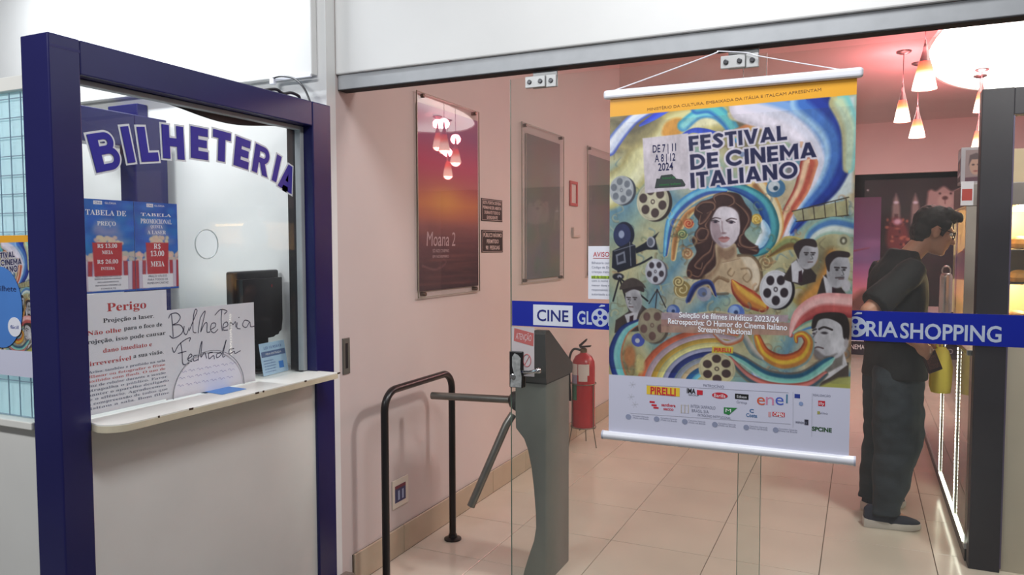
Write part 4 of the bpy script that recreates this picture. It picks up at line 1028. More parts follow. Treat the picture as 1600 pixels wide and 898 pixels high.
P.band([(1258, 470), (1290, 432), (1300, 396)], 26, 20, [(150, 110, 60), (206, 130, 50), (190, 150, 90)], .8, soft=4)
# monochrome heads of men (generic portraits)
def head(c, rx, ry, lean, hairpts, look, tone=(176, 172, 176), hair=(58, 46, 46)):
    P.ell(c, rx, ry, tone, rot=lean); P.ell((c[0] - look * rx * .35, c[1] + ry * .15), rx * .6, ry * .72, np.array(tone) * .80, .8, rot=lean, soft=3)
    P.poly(hairpts, hair, 1, 1, True)
    for s in (-.15, .55):
        x = c[0] + look * rx * s
        P.line([(x - rx * .2, c[1] - ry * .16), (x + rx * .2, c[1] - ry * .14)], ry * .09, (60, 50, 52)); P.ell((x, c[1] - ry * .02), rx * .13, ry * .06, (50, 44, 48))
    P.line([(c[0] + look * rx * .32, c[1] - ry * .02), (c[0] + look * rx * .52, c[1] + ry * .26), (c[0] + look * rx * .3, c[1] + ry * .30)], 1.5, np.array(tone) * .55, .9)
    P.line([(c[0] + look * rx * .05, c[1] + ry * .52), (c[0] + look * rx * .5, c[1] + ry * .50)], 1.7, (104, 76, 78))
def suit(pts, shirt, tie, col=(58, 48, 46)):
    P.poly(pts, col, 1, 1); P.poly(shirt, (190, 186, 190), 1, 1); P.poly(tie, (58, 36, 44), 1, .8)
suit([(1222, 436), (1238, 410), (1252, 400), (1276, 430), (1274, 440), (1252, 446)], [(1236, 412), (1244, 406), (1256, 422), (1248, 442), (1238, 440)], [(1248, 424), (1253, 422), (1254, 440), (1247, 442)])
head((1262, 398), 15, 22, .15, [(1244, 398), (1240, 384), (1252, 374), (1272, 374), (1276, 386), (1258, 384), (1250, 394), (1248, 404)], 1)
suit([(1276, 462), (1284, 436), (1290, 428), (1318, 452), (1328, 472), (1290, 476)], [(1286, 430), (1294, 436), (1304, 448), (1302, 468), (1292, 466)], [(1300, 448), (1306, 446), (1306, 468), (1300, 470)])
head((1310, 422), 16, 27, .1, [(1292, 420), (1290, 402), (1304, 392), (1326, 394), (1326, 402), (1308, 402), (1298, 412), (1296, 424)], 1)
P.line([(1306, 434), (1318, 433)], 2.4, (84, 74, 76)); P.ell((1322, 446), 6, 9, (186, 180, 184))
suit([(962, 500), (980, 488), (1000, 474), (1020, 490), (1012, 516), (960, 520)], [(976, 492), (988, 488), (1000, 480), (992, 508), (980, 504)], [(984, 494), (990, 492), (989, 508), (983, 506)], (70, 58, 54))
head((990, 468), 14, 22, -.15, [(974, 458), (980, 444), (1002, 444), (1006, 456), (990, 452)], -1)
P.poly([(968, 452), (974, 440), (988, 434), (1002, 440), (1009, 450), (1000, 447), (980, 450)], (74, 62, 58), 1, 1, True)
# large arch and man's head at the lower right
P.band([(1236, 524), (1252, 494), (1284, 476), (1330, 478)], [6, 26, 34, 36], 0, [(226, 150, 146), (236, 176, 170), (190, 80, 76), (150, 50, 54)], 1)
P.band([(1240, 520), (1262, 508), (1290, 502)], [4, 12, 16], 0, [(110, 150, 130), (176, 190, 150), (60, 120, 190)], 1)
P.poly([(1276, 612), (1286, 590), (1300, 566), (1326, 566), (1326, 612)], (84, 72, 64), 1, 1)
P.poly([(1284, 596), (1292, 564), (1318, 548), (1324, 570), (1296, 590)], (206, 200, 200), 1, 1)
P.poly([(1284, 556), (1318, 548), (1316, 570), (1290, 584)], (120, 112, 104), 1, 1.5)
P.poly([(1271, 516), (1284, 497), (1312, 494), (1324, 512), (1324, 540), (1310, 558), (1286, 562), (1272, 552), (1270, 540), (1265, 534)], (178, 174, 176), 1, 1, True)
P.poly([(1300, 500), (1324, 510), (1322, 544), (1304, 556), (1296, 536)], (206, 202, 204), .8, 5, True)
P.poly([(1274, 560), (1272, 544), (1290, 556), (1308, 552), (1290, 564)], (104, 94, 92), .8, 2, True)
P.poly([(1268, 512), (1272, 494), (1290, 488), (1318, 490), (1327, 506), (1326, 530), (1318, 528), (1314, 508), (1296, 498), (1280, 500), (1274, 512)], (52, 44, 42), 1, 1, True)
P.line([(1280, 514), (1288, 511), (1300, 515)], 3.2, (56, 48, 48)); P.line([(1270, 516), (1275, 514)], 2.6, (56, 48, 48)); P.ell((1288, 520), 4.6, 2, (60, 54, 58)); P.ell((1272, 521), 2.2, 1.6, (60, 54, 58))
P.line([(1276, 518), (1268, 532), (1275, 535)], 1.8, (110, 102, 104)); P.line([(1272, 544), (1278, 542), (1286, 544)], 2.4, (96, 78, 80)); P.ell((1322, 536), 3, 7, (170, 160, 160))
# waves along the foot of the picture
for r_, c, w in ((112, (196, 90, 60), 11), (102, (176, 150, 160), 10), (93, (190, 150, 60), 9), (84, (216, 206, 130), 9), (75, (160, 160, 190), 8), (67, (46, 56, 120), 10), (57, (140, 146, 160), 8), (49, (206, 180, 140), 8), (41, (46, 96, 150), 9), (33, (110, 186, 206), 7)):
    P.band([(1114 - r_ * 1.02 * math.cos(a) + 0 * r_, 606 - r_ * .80 * math.sin(a)) for a in np.linspace(0, 1.9, 9)], w * 1.06, w * .7, [np.array(c) * .86, c, np.minimum(np.array(c) * 1.12, 255)], 1)
P.band([(1004, 500), (976, 516), (962, 548), (966, 580), (980, 606)], [6, 18, 24, 24, 18], 0, [(190, 110, 70), (110, 190, 190), (130, 200, 196), (40, 60, 130), (30, 44, 110)], 1)
P.ell((984, 556), 10, 18, (196, 120, 70), .9, soft=3); P.ell((1000, 570), 8, 16, (206, 190, 120), .9, soft=3)
P.ell((997, 531), 11, 11, (70, 84, 176)); P.ell((996, 532), 4, 4, (196, 196, 200))
P.reel((1019, 508), 24, 29, (150, 138, 112), (104, 76, 70), 5, rim=(90, 78, 66))
P.band([(1128, 548), (1160, 562), (1200, 586), (1250, 590), (1290, 566), (1300, 560)], [10, 14, 18, 20, 16, 8], 0, [(110, 100, 90), (40, 90, 120), (120, 190, 176), (160, 206, 190)], 1)
P.band([(1140, 560), (1170, 590), (1210, 606), (1260, 604), (1290, 584)], [8, 14, 18, 16, 8], 0, [(160, 80, 70), (206, 120, 110), (70, 90, 100), (120, 120, 100)], 1)
P.band([(1182, 526), (1194, 552), (1222, 566), (1252, 558), (1264, 536), (1256, 522), (1244, 524), (1244, 534)], [12, 20, 26, 24, 16, 12, 9, 5], 0, [(150, 60, 40), (206, 100, 40), (226, 180, 50), (190, 120, 50), (120, 150, 150)], 1)
P.band([(1160, 520), (1176, 548), (1190, 560)], [10, 12, 6], 0, [(190, 176, 160), (110, 130, 130)], 1)
P.band([(1116, 522), (1134, 536), (1156, 530), (1160, 520)], [4, 8, 8, 4], 0, [(190, 180, 180), (190, 100, 60)], 1)
P.poly([(1280, 604), (1310, 590), (1330, 588), (1330, 620), (1276, 620)], (176, 176, 90), .9, 2)
P.reel((1120, 576), 29, 27, (206, 194, 150), (78, 60, 58), 6, ph=.5)
# tilted label behind the date, text ribbon, orange head band and white foot
P.poly([(1004, 216), (1075, 208), (1078, 294), (1008, 302)], (204, 192, 200), 1, 1)
for q in (((1160, 241), 4, (110, 130, 170)), ((1158, 265), 4, (150, 170, 190)), ((1236, 262), 4.5, (110, 104, 110)), ((1252, 226), 5, (206, 150, 110)), ((1126, 264), 4, (190, 170, 150)), ((1196, 268), 4, (170, 180, 170))): P.ell(q[0], q[1], q[1], q[2], .8)
# heavy geometric capitals of the printed title, with a pale halo
def title(word, b0, b1, up, col, grow=0.0, t=.235):
    tot = sum(glyph(c)[0] for c in word) + .10 * (len(word) - 1); x0 = 0; hpx = math.hypot(*up) * K
    for c in word:
        w, parts = glyph(c, t)
        for kind, pts, *tw in parts:
            q = [(b0[0] + (b1[0] - b0[0]) * (x0 + x) / tot + up[0] * y, b0[1] + (b1[1] - b0[1]) * (x0 + x) / tot + up[1] * y) for x, y in pts]
            if kind == 'p': P.poly(q, col, 1, .7, grow=grow)
            else: P.band(q, t * math.hypot(*up) + 2 * grow / K, t * math.hypot(*up) + 2 * grow / K, [col, col], 1, .7, curve=False)
        x0 += w + .10
LINES = (('FESTIVAL', (1077, 236.2), (1230, 218.2), (-1.3, -23)), ('DE CINEMA', (1079, 265.6), (1276, 245.2), (-1.2, -24)), ('ITALIANO', (1079.5, 294.2), (1247, 276.5), (-1.2, -24)))
for ln in LINES: title(*ln, (212, 202, 212), grow=3.4)
for q in (((1160, 241), 4, (110, 130, 170)), ((1158, 265), 4, (150, 170, 190)), ((1233, 266), 4.5, (110, 104, 110))): P.ell(q[0], q[1], q[1], q[2], .8)
for ln in LINES: title(*ln, (30, 32, 78))
P.poly([(1034, 488), (1232, 492), (1231, 503), (1033, 499)], (176, 150, 160), .92, .8)
P.poly([(1033, 499), (1234, 504), (1233, 514), (1033, 509)], (176, 128, 118), .92, .8)
P.poly([(1033, 509), (1233, 514), (1233, 524), (1033, 519)], (184, 140, 120), .92, .8)
P.poly([(1113, 541), (1146, 542), (1145, 552), (1112, 551)], (232, 196, 56), 1, .8)
P.poly([(940, 130), (1350, 90), (1350, 146.5), (940, 184)], (238, 170, 44), 1, .8)
P.poly([(940, 584), (1350, 608), (1350, 760), (940, 760)], (212, 212, 230), 1, .8)
for x, y in ((994, 601), (992, 620), (998, 632)):
    for a in range(7): P.line([(x - 6, y), (x - 6 + 5 * math.cos(a), y + 5 * math.sin(a))], .7, (150, 150, 160), .7, curve=False)

tex = np.zeros((CH, CW))
for n_, am in ((30, .035), (75, .03), (160, .022)):        # canvas mottling of the printed painting
    g_ = rng.normal(0, 1, (n_ + 2, n_ + 2)); yy, xx = np.mgrid[0:CH, 0:CW].astype(float); yy = yy / CH * n_; xx = xx / CW * n_; iy, ix = yy.astype(int), xx.astype(int); fy, fx = yy - iy, xx - ix
    tex += am * ((g_[iy, ix] * (1 - fx) + g_[iy, ix + 1] * fx) * (1 - fy) + (g_[iy + 1, ix] * (1 - fx) + g_[iy + 1, ix + 1] * fx) * fy)
art = (np.mgrid[0:CH, 0:CW][0] > CH * .075) & (np.mgrid[0:CH, 0:CW][0] < CH * .80)
g_ = P.a.mean(2, keepdims=True); P.a = np.where((art & (np.abs(g_[..., 0] - .5) < .44))[..., None], (P.a * .86 + g_ * .14) * .95, P.a)
P.a = np.where(art[..., None], P.a * (1 + tex[..., None] * (P.a.max(2, keepdims=True) < .93)), P.a)
bn = thing('hanging_banner', ((BX0 + BX1) / 2, YB, BZ0), 'large hanging film festival banner with white rods in front of the glass doors', 'banner')
P.sheet('printed_artwork', (BX0, YB, BZ1), (BW, 0, 0), (0, 0, -BH), P_banner, bn)
MB().box(BX0, BX1, YB + .0005, YB + .002, BZ0, BZ1).build('cloth', M_paper, bn)
MB().box(BX0 - .022, BX1 + .018, YB - .016, YB + .012, 2.026, 2.058, .010, seg=3).build('top_rod', M_pvc, bn)
MB().tube([(BX0 - .022, YB, .812), (BX1 + .018, YB, .812)], .0155, 14).build('bottom_rod', M_pvc, bn)
for x in (BX0 - .0215, BX1 + .0175): MB().tube([(x - .003, YB, .812), (x + .003, YB, .812)], .0165, 14).build('end_cap', mat('cap_grey', (190, 192, 206), .4), bn)
MB().tube(crom([(-.813, YB, 2.057), (-.64, YB + .002, 2.102), (-.470, YB + .006, 2.149), (-.455, YB + .008, 2.158)]), .0022, 6).tube(crom([(-.072, YB, 2.057), (-.20, YB + .002, 2.092), (-.325, YB + .004, 2.128), (-.36, YB + .006, 2.142), (-.455, YB + .008, 2.158)]), .0018, 6).build('cord', M_pvc, bn)
# lettering on the banner, in its own plane
Y0 = YB - .0003
def bt(s, px, py, m, h, w, tilt=0.0, bold=0.0, lift=.0005, shear=0, gap=1.0):
    q = on_y(px, py, YB); a = math.radians(tilt)
    return text(s, 't', (q.x, Y0, q.z), (math.cos(a), 0, math.sin(a)), (-math.sin(a), 0, math.cos(a)), m, bn, h=h, w=w, bold=bold, lift=lift, shear=shear, gap=gap)
halo = mat('pale_pink_halo', (214, 204, 214), .5)
merge('date_lettering', [bt(s, x, y, INK_navy, .026, w, 1.6, .012) for s, x, y, w in (('DE 7 | 11', 1038, 231, .082), ('A 8 | 12', 1039, 246, .072), ('2024', 1040, 260, .052))], bn)
b1 = MB()
for pts in ([(1023, 294), (1026, 279), (1031, 279), (1033, 274), (1050, 272), (1054, 276), (1057, 279), (1066, 280), (1071, 288), (1070, 291)],):
    Q = [on_y(a, b, YB) for a, b in pts]; b1.rings([[Vector((q.x, YB - d, q.z)) for q in Q] for d in (.0004, .0007)])
b1.build('stamp_mark', mat('stamp_dark', (52, 60, 58), .6), bn, smooth=False)
merge('stamp_lettering', [bt('festival del', 1045, 277.5, INK_green, .009, .044, 2, lift=.0010), bt('cinema italiano', 1047, 287.5, halo, .008, .076, 2, lift=.0010)], bn)
merge('top_lettering', [bt('MINISTÉRIO DA CULTURA, EMBAIXADA DA ITÁLIA E ITALCAM APRESENTAM', 1141, 156, mat('brown_ink', (140, 98, 34), .6), .0095, .565, 2.0)], bn)
merge('ribbon_lettering', [bt('Seleção de filmes inéditos 2023/24', 1137, 495, INK_white, .019, .330, -.9, .02), bt('Retrospectiva: O Humor do Cinema Italiano', 1134, 506, INK_white, .019, .395, -.9, .02), bt('Streaming Nacional', 1132, 516, INK_white, .019, .178, -.9, .02)], bn)
text('PIRELLI', 'tag_lettering', (on_y(1129, 546.5, YB).x, Y0, on_y(1129, 546.5, YB).z), (1, 0, 0), (0, 0, 1), INK_redlogo, bn, h=.013, w=.056, bold=.02)
def bpatch(x0, y0, x1, y1, name, m, lift=.0004, ell=False):
    a, b = on_y(x0, y0, YB), on_y(x1, y1, YB); cxx, czz, rx, rz = (a.x + b.x) / 2, (a.z + b.z) / 2, abs(b.x - a.x) / 2, abs(b.z - a.z) / 2
    q = [(cxx + rx * math.cos(t), czz + rz * math.sin(t)) for t in np.linspace(0, 2 * PI, 28, endpoint=False)] if ell else [(cxx - rx, czz - rz), (cxx + rx, czz - rz), (cxx + rx, czz + rz), (cxx - rx, czz + rz)]
    return MB().rings([[Vector((u, Y0 - d, v)) for u, v in q] for d in (lift * .4, lift)]).build(name, m, bn, smooth=False)
# sponsors' marks along the white foot
merge('small_headings', [bt('PATROCÍNIO', 1115, 603, INK_grey, .0095, .070), bt('PATROCÍNIO INSTITUCIONAL', 1116, 650.5, INK_grey, .0085, .112, -.5), bt('REALIZAÇÃO', 1284, 617.5, INK_grey, .007, .052), bt('APOIO', 1252, 660, INK_grey, .007, .034)], bn)
bpatch(1010.5, 602, 1062, 619.5, 'yellow_mark', INK_yel); text('PIRELLI', 'mark_lettering', on_y(1036, 611, YB) + Vector((0, -.0004, 0)), (1, 0, 0), (0, 0, 1), INK_redlogo, bn, h=.026, w=.090, bold=.03)
bt('IMA', 1080, 610.5, INK_black, .017, .030, 0, .03); bpatch(1089, 609, 1098, 617, 'red_mark', INK_redlogo); bt('GROUP', 1084, 617, INK_black, .006, .036)
bpatch(1112.5, 612, 1137, 623.5, 'red_oval', INK_redlogo, ell=True); bt('Barilla', 1124.8, 617.8, INK_white, .012, .038, lift=.0008)
bpatch(1148.5, 614.5, 1169.5, 624.5, 'black_mark', INK_black); bt('Edison', 1159, 619.5, INK_white, .009, .032, lift=.0008); bt('Group', 1159, 628, INK_grey, .009, .034)
for ch, px, m in (('e', 1189, mat('enel_orange', (216, 96, 66), .6)), ('n', 1203, mat('enel_pink', (214, 140, 170), .6)), ('e', 1218, mat('enel_blue', (76, 100, 196), .6)), ('l', 1229.5, mat('enel_teal', (80, 130, 160), .6))):
    bt(ch, px, 623 if ch != 'l' else 622.5, m, .040 if ch != 'l' else .030, .026 if ch != 'l' else .005)
for dx, dy in ((0, 0), (3, 5), (6, 9)): bpatch(1015 + dx, 626 + dy, 1023 + dx, 629.5 + dy, 'red_stripe', INK_redlogo)
merge('red_name', [bt('santhera', 1044.5, 632.5, INK_redlogo, .011, .050, 0, .02), bt('sacco', 1044.5, 638.5, INK_redlogo, .011, .036, 0, .02)], bn)
fr = MB()
for q in ((1064, 632, 1076, 633), (1064, 644, 1076, 645), (1064, 632, 1064.8, 645), (1075.2, 632, 1076, 645), (1069.6, 632, 1070.4, 645)):
    a, b = on_y(q[0], q[1], YB), on_y(q[2], q[3], YB); fr.box(a.x, b.x, Y0 - .0008, Y0 - .0002, b.z, a.z)
tag(fr.build('square_mark', mat('sand_ink', (190, 176, 150), .6), bn), kind='stuff')
merge('grey_name', [bt('INTESA SANPAOLO', 1098.5, 635.5, INK_grey, .011, .084), bt('BRASIL S/A', 1094, 642, INK_grey, .011, .058)], bn)
a, b, c = (on_y(*q, YB) for q in ((1131, 636), (1152, 637), (1139, 648)))
MB().rings([[Vector((p.x, Y0 - d, p.z)) for p in (a, Vector((a.x, 0, c.z + .004)), c, b)] for d in (.0002, .0005)]).build('green_mark', INK_green, bn, smooth=False); bt('M', 1138, 641, INK_white, .012, .018, lift=.0008)
bt('C', 1174.5, 641.5, mat('teal_ink', (60, 110, 160), .6), .012, .014, 0, .03); bt('Costa', 1174.5, 648.5, MATS['teal_ink'], .012, .036, 0, .02)
bpatch(1207, 643, 1226, 651.5, 'red_box', INK_redlogo); bt('OPEN', 1216.5, 647.3, INK_white, .013, .032, 0, .02, lift=.0008); bpatch(1200.5, 643, 1204.5, 651, 'pale_mark', mat('pale_red', (214, 160, 166), .6))
bpatch(1241.5, 615, 1250, 622, 'blue_mark', INK_blue); bpatch(1248, 627, 1255, 634, 'seal', mat('pale_blue_ink', (140, 160, 200), .6), ell=True)
bpatch(1278.5, 625.5, 1289, 634.5, 'red_square', INK_redlogo); bt('illy', 1283.8, 630, INK_white, .010, .016, lift=.0008)
bpatch(1277, 642, 1281, 647, 'olive_mark', mat('olive_ink', (170, 166, 90), .6)); bt('vino', 1287, 645, INK_grey, .008, .024)
bt('SPCINE', 1284, 670.5, mat('dark_green_ink', (44, 84, 48), .6), .013, .060, 0, .04)
bt('dcp', 1252, 659, INK_dark, .013, .034, 0, .03) if False else bpatch(1257, 655, 1263, 664, 'dark_mark', INK_dark); bt('istituto', 1249, 659, INK_grey, .008, .026)
ln = MB()
for q in ((1010, 601, 1232, 613), (985, 645, 1235, 662), (1239, 612, 1239, 668), (1269, 614, 1268, 682)):
    a, b = on_y(q[0], q[1], YB), on_y(q[2], q[3], YB); n = Vector((-(b.z - a.z), 0, b.x - a.x)).normalized() * .0007
    ln.rings([[p + n * s + Vector((0, Y0 - YB - d, 0)) for p, s in ((a, -1), (b, -1), (b, 1), (a, 1))] for d in (.0001, .0004)])
tag(ln.build('thin_rules', mat('rule_grey', (186, 186, 200), .6), bn, smooth=False), kind='stuff')
for k, (x, y) in enumerate(((982, 651), (1026, 654.5), (1070, 658.5), (1117, 663), (1166, 667.5), (1212, 671.5))):
    bpatch(x - 4.4, y - 4.6, x + 4.4, y + 4.6, 'seal', mat('seal_grey', (146, 152, 178), .6), ell=True)
merge('seal_lettering', [bt(s, x + 19, y - 1 + 3.2 * j, INK_grey, .0050, .058, -.5) for x, y in ((982, 651), (1026, 654.5), (1070, 658.5), (1117, 663), (1166, 667.5), (1212, 671.5)) for j, s in enumerate(('Consolato Generale', "d'Italia nel Brasile"))], bn)

# ---------------------------------------------------------------- small copy of the poster on the booth's side, with a blue round card over it
sp = thing('festival_poster', (-2.26, 1.364, 1.132), 'small festival poster with an orange top on the near side of the ticket booth', 'poster')
S = Paint(215, 325, (200, 200, 200)); S.a = P.a[::2, ::2][:325, :215].copy()
x0, x1, z0, z1 = -2.395, -2.125, 1.132, 1.537
S.sheet('printed_artwork', (x0, 1.3632, z1), (x1 - x0, 0, 0), (0, 0, z0 - z1), P_matt, sp)
MB().box(x0, x1, 1.3635, 1.3645, z0, z1).build('sheet', M_paper, sp)
oc = thing('round_card', (-2.262, 1.36, 1.215), 'blue oval card stuck over the small festival poster at the left edge', 'card')
Pc = lambda a, b, d: Vector((-2.262 + a, d, 1.330 + b))
MB().prism([(.098 * math.cos(t), .118 * math.sin(t)) for t in np.linspace(0, 2 * PI, 48, endpoint=False)], Pc, 1.3605, 1.3622).build('disc', mat('card_blue', (78, 132, 206), .5), oc)
MB().prism([(.062 + .030 * math.cos(t), -.055 + .028 * math.sin(t)) for t in np.linspace(0, 2 * PI, 28, endpoint=False)], Pc, 1.3597, 1.3605).build('white_spot', M_paper, oc)
text('Bilhete', 'lettering', Pc(.03, .055, 1.3605), (1, 0, 0), (0, 0, 1), INK_navy, oc, h=.016, w=.09)
text('fácil', 'spot_lettering', Pc(.062, -.055, 1.3597), (1, 0, 0), (0, 0, 1), INK_blue, oc, h=.010, w=.036)

# ---------------------------------------------------------------- left wall of the lobby: framed posters, signs, fittings
M_acryl = glass_mat('acrylic_sheet', (0.97, 0.97, 0.97), 0.02, (0.7, 0.68, 0.66), 1.1)
M_pin = mat('standoff_metal', (120, 106, 98), .3, .9)
def wall_poster(y0, y1, z0, z1, py0, py1, pz0, pz1, paint, label, cat='poster'):
    t = thing('framed_poster', (XL, (y0 + y1) / 2, z0), label, cat)
    paint.sheet('printed_sheet', (XL + .0125, py0, pz1), (0, py1 - py0, 0), (0, 0, pz0 - pz1), P_matt, t)
    MB().box(XL + .004, XL + .012, py0, py1, pz0, pz1, .001, seg=1).build('backing', mat('pale_backing', (206, 190, 180), .7), t)
    MB().box(XL + .016, XL + .021, y0, y1, z0, z1, .0008, seg=1).build('acrylic_sheet', M_acryl, t)
    e = MB()
    for a, b, c, d in ((y0, y0 + .004, z0, z1), (y1 - .004, y1, z0, z1), (y0, y1, z0, z0 + .004), (y0, y1, z1 - .004, z1)): e.box(XL + .0158, XL + .0214, a, b, c, d)
    e.build('sheet_edge', mat('acrylic_edge', (150, 142, 126), .3), t)
    for y in (y0 + .055, y1 - .055):
        for z in (z0 + .018, z1 - .018):
            MB().lathe([(.011, 0), (.011, .026), (.009, .030), (.003, .031)], (XL + .0005, y, z), 16, Matrix.Rotation(PI / 2, 4, 'Y')).build('standoff_pin', M_pin, t)
    return t
W_, H_ = 120, 170
A = Paint(W_, H_, (110, 70, 90))
gy, gx = np.mgrid[0:H_, 0:W_].astype(float); gx /= W_; gy /= H_
stops = [(0, (150, 104, 144)), (.12, (158, 88, 134)), (.30, (196, 66, 106)), (.42, (184, 88, 92)), (.52, (212, 126, 84)), (.60, (184, 104, 86)), (.64, (150, 90, 90)), (.72, (110, 64, 72)), (.86, (70, 40, 50)), (1, (54, 32, 44))]
for c in range(3): A.a[..., c] = np.interp(gy, [s[0] for s in stops], [s[1][c] for s in stops]) / 255
g = np.exp(-(((gx - .42) / .30) ** 2 + ((gy - .50) / .085) ** 2))[..., None]; A.a = A.a * (1 - .75 * g) + np.array([236, 168, 88]) / 255 * .75 * g
for k in range(70):
    y = rng.uniform(.64, .98); A.band([(rng.uniform(-10, 120), y * H_), (rng.uniform(-10, 130), y * H_ + rng.uniform(-2, 2))], 2, 1, [(150, 90, 80), (120, 70, 70)], .22, curve=False)
for k in range(26): A.ell((rng.uniform(0, 120), rng.uniform(5, 60)), rng.uniform(10, 34), rng.uniform(2, 6), (186, 80, 110), .14, soft=4)
A.band([(6, 146), (30, 150), (50, 144), (40, 138)], 1.4, .8, [(150, 110, 112), (150, 110, 112)], .7)
p1 = wall_poster(3.232, 3.905, 1.245, 2.275, 3.252, 3.898, 1.278, 2.222, A, 'sunset coloured film poster under clear acrylic, nearest of the wall posters')
merge('title_lettering', [text('Moana 2', 't', (XL + .0127, 3.475, 1.545), Uy, Uz, mat('title_ink', (206, 176, 180), .6), p1, h=.075, w=.30, shear=.12, bold=.0),
                          text('SÓ NOS CINEMAS', 't', (XL + .0127, 3.47, 1.482), Uy, Uz, MATS['title_ink'], p1, h=.018, w=.17), text('EM NOVEMBRO', 't', (XL + .0127, 3.47, 1.452), Uy, Uz, MATS['title_ink'], p1, h=.015, w=.17)], p1)
def grey_reflection_print(seed):  # grey blotches paint the dull reflections on the acrylic into the sheet
    r = np.random.default_rng(seed); A = Paint(90, 130, (112, 110, 108))
    for k in range(60): A.ell((r.uniform(0, 90), r.uniform(0, 130)), r.uniform(8, 26), r.uniform(6, 22), (96 + r.uniform(-14, 34), 100 + r.uniform(-14, 26), 100 + r.uniform(-18, 22)), .35, soft=6)
    for k in range(18): A.ell((r.uniform(10, 80), r.uniform(80, 128)), r.uniform(4, 12), r.uniform(3, 9), (84, 106, 92), .4, soft=3)
    return A
wall_poster(4.506, 5.27, 1.262, 2.312, 4.60, 5.205, 1.285, 2.25, grey_reflection_print(3), 'second acrylic framed poster along the wall, grey with painted reflections')
wall_poster(5.80, 6.56, 1.262, 2.312, 5.855, 6.50, 1.285, 2.25, grey_reflection_print(5), 'third acrylic framed poster, half behind the hanging banner')
def wall_sign(name, y0, y1, z0, z1, lines, label):
    t = thing(name, (XL, (y0 + y1) / 2, z0), label, 'sign')
    MB().box(XL + .0005, XL + .004, y0, y1, z0, z1, .0006, seg=1).build('plate', mat('sign_black', (34, 30, 30), .5), t)
    b = MB(); q = .006
    for a, c, d, e in ((y0 + q, y1 - q, z0 + q, z0 + q + .002), (y0 + q, y1 - q, z1 - q - .002, z1 - q), (y0 + q, y0 + q + .002, z0 + q, z1 - q), (y1 - q - .002, y1 - q, z0 + q, z1 - q)): b.box(XL + .004, XL + .0045, a, c, d, e)
    b.build('border', mat('sign_ink', (206, 186, 180), .6), t)
    n = len(lines); h = (z1 - z0) / (n + .6)
    merge('lettering', [text(s, 't', (XL + .0042, (y0 + y1) / 2, z1 - h * (i + .8)), Uy, Uz, MATS['sign_ink'], t, h=h * .62, w=(y1 - y0) * f, bold=.02) for i, (s, f) in enumerate(lines)], t)
wall_sign('door_sign', 3.960, 4.243, 1.655, 1.788, [('ESTA PORTA DEVERÁ', .86), ('PERMANECER ABERTA', .88), ('DURANTE TODO O', .74), ('EXPEDIENTE', .52)], 'small black sign on the wall, upper of the two beside the posters')
wall_sign('capacity_sign', 3.963, 4.250, 1.468, 1.602, [('PÚBLICO MÁXIMO', .86), ('PERMITIDO', .56), ('90  PESSOAS', .66)], 'small black sign on the wall, lower of the two beside the posters')
b = MB()
for a, c, d, e in ((5.43, 5.60, 1.815, 1.838), (5.43, 5.60, 1.982, 2.005), (5.43, 5.46, 1.838, 1.982), (5.57, 5.60, 1.838, 1.982)): b.box(XL + .0005, XL + .012, a, c, d, e, .002)
o = b.build('red_frame', mat('alarm_red', (186, 78, 72), .4)); tag(o, 'small red rectangular frame on the wall between the grey posters', 'frame')
MB().box(XL + .0005, XL + .004, 5.46, 5.57, 1.838, 1.982).build('pale_insert', M_wall_in, o)
o = MB().box(XL + .0005, XL + .02, 5.485, 5.505, 1.575, 1.65, .003).box(XL + .0005, XL + .02, 5.505, 5.64, 1.575, 1.595, .003).build('conduit_elbow', mat('conduit_pale', (196, 178, 170), .5))
tag(o, 'pale L shaped conduit piece on the wall under the red frame', 'conduit')
o = MB().box(XL + .0005, XL + .006, 3.005, 3.145, .235, .375, .003).build('socket_plate', mat('plate_cream', (214, 204, 190), .4)); tag(o, 'cream plate with a dark blue sticker low on the wall behind the guard rail', 'socket plate')
MB().box(XL + .006, XL + .0066, 3.025, 3.118, .262, .345).build('blue_sticker', mat('sticker_blue', (46, 52, 96), .4), o)
MB().box(XL + .0066, XL + .0070, 3.025, 3.118, .329, .345).build('red_stripe', mat('sticker_maroon', (110, 44, 60), .4), o)
MB().box(XL + .0066, XL + .0070, 3.050, 3.066, .272, .318).box(XL + .0066, XL + .0070, 3.085, 3.100, .272, .318).build('pale_marks', mat('sticker_pale', (150, 160, 190), .4), o)

# black guard rail
gr = thing('guard_rail', (-1.88, 3.03, 0), 'black tubular guard rail hoop beside the left wall', 'rail')
ya, yb, zt, rb = 2.735, 3.333, .868, .085
pts = [(-1.88, ya, .006), (-1.88, ya, .4)] + [(-1.88, ya + rb - rb * math.cos(a), zt - rb + rb * math.sin(a)) for a in np.linspace(0, PI / 2, 9)] + [(-1.88, yb - rb + rb * math.sin(a), zt - rb + rb * math.cos(a)) for a in np.linspace(0, PI / 2, 9)] + [(-1.88, yb, .4), (-1.88, yb, .006)]
M_rail = mat('rail_black', (30, 27, 28), .32, var=.1)
MB().tube(pts, .0172, 14).build('hoop', M_rail, gr)
for y in (ya, yb): MB().lathe([(.044, .0005), (.044, .008), (.024, .014), (.02, .03)], (-1.88, y, 0), 20).build('foot_flange', M_rail, gr)

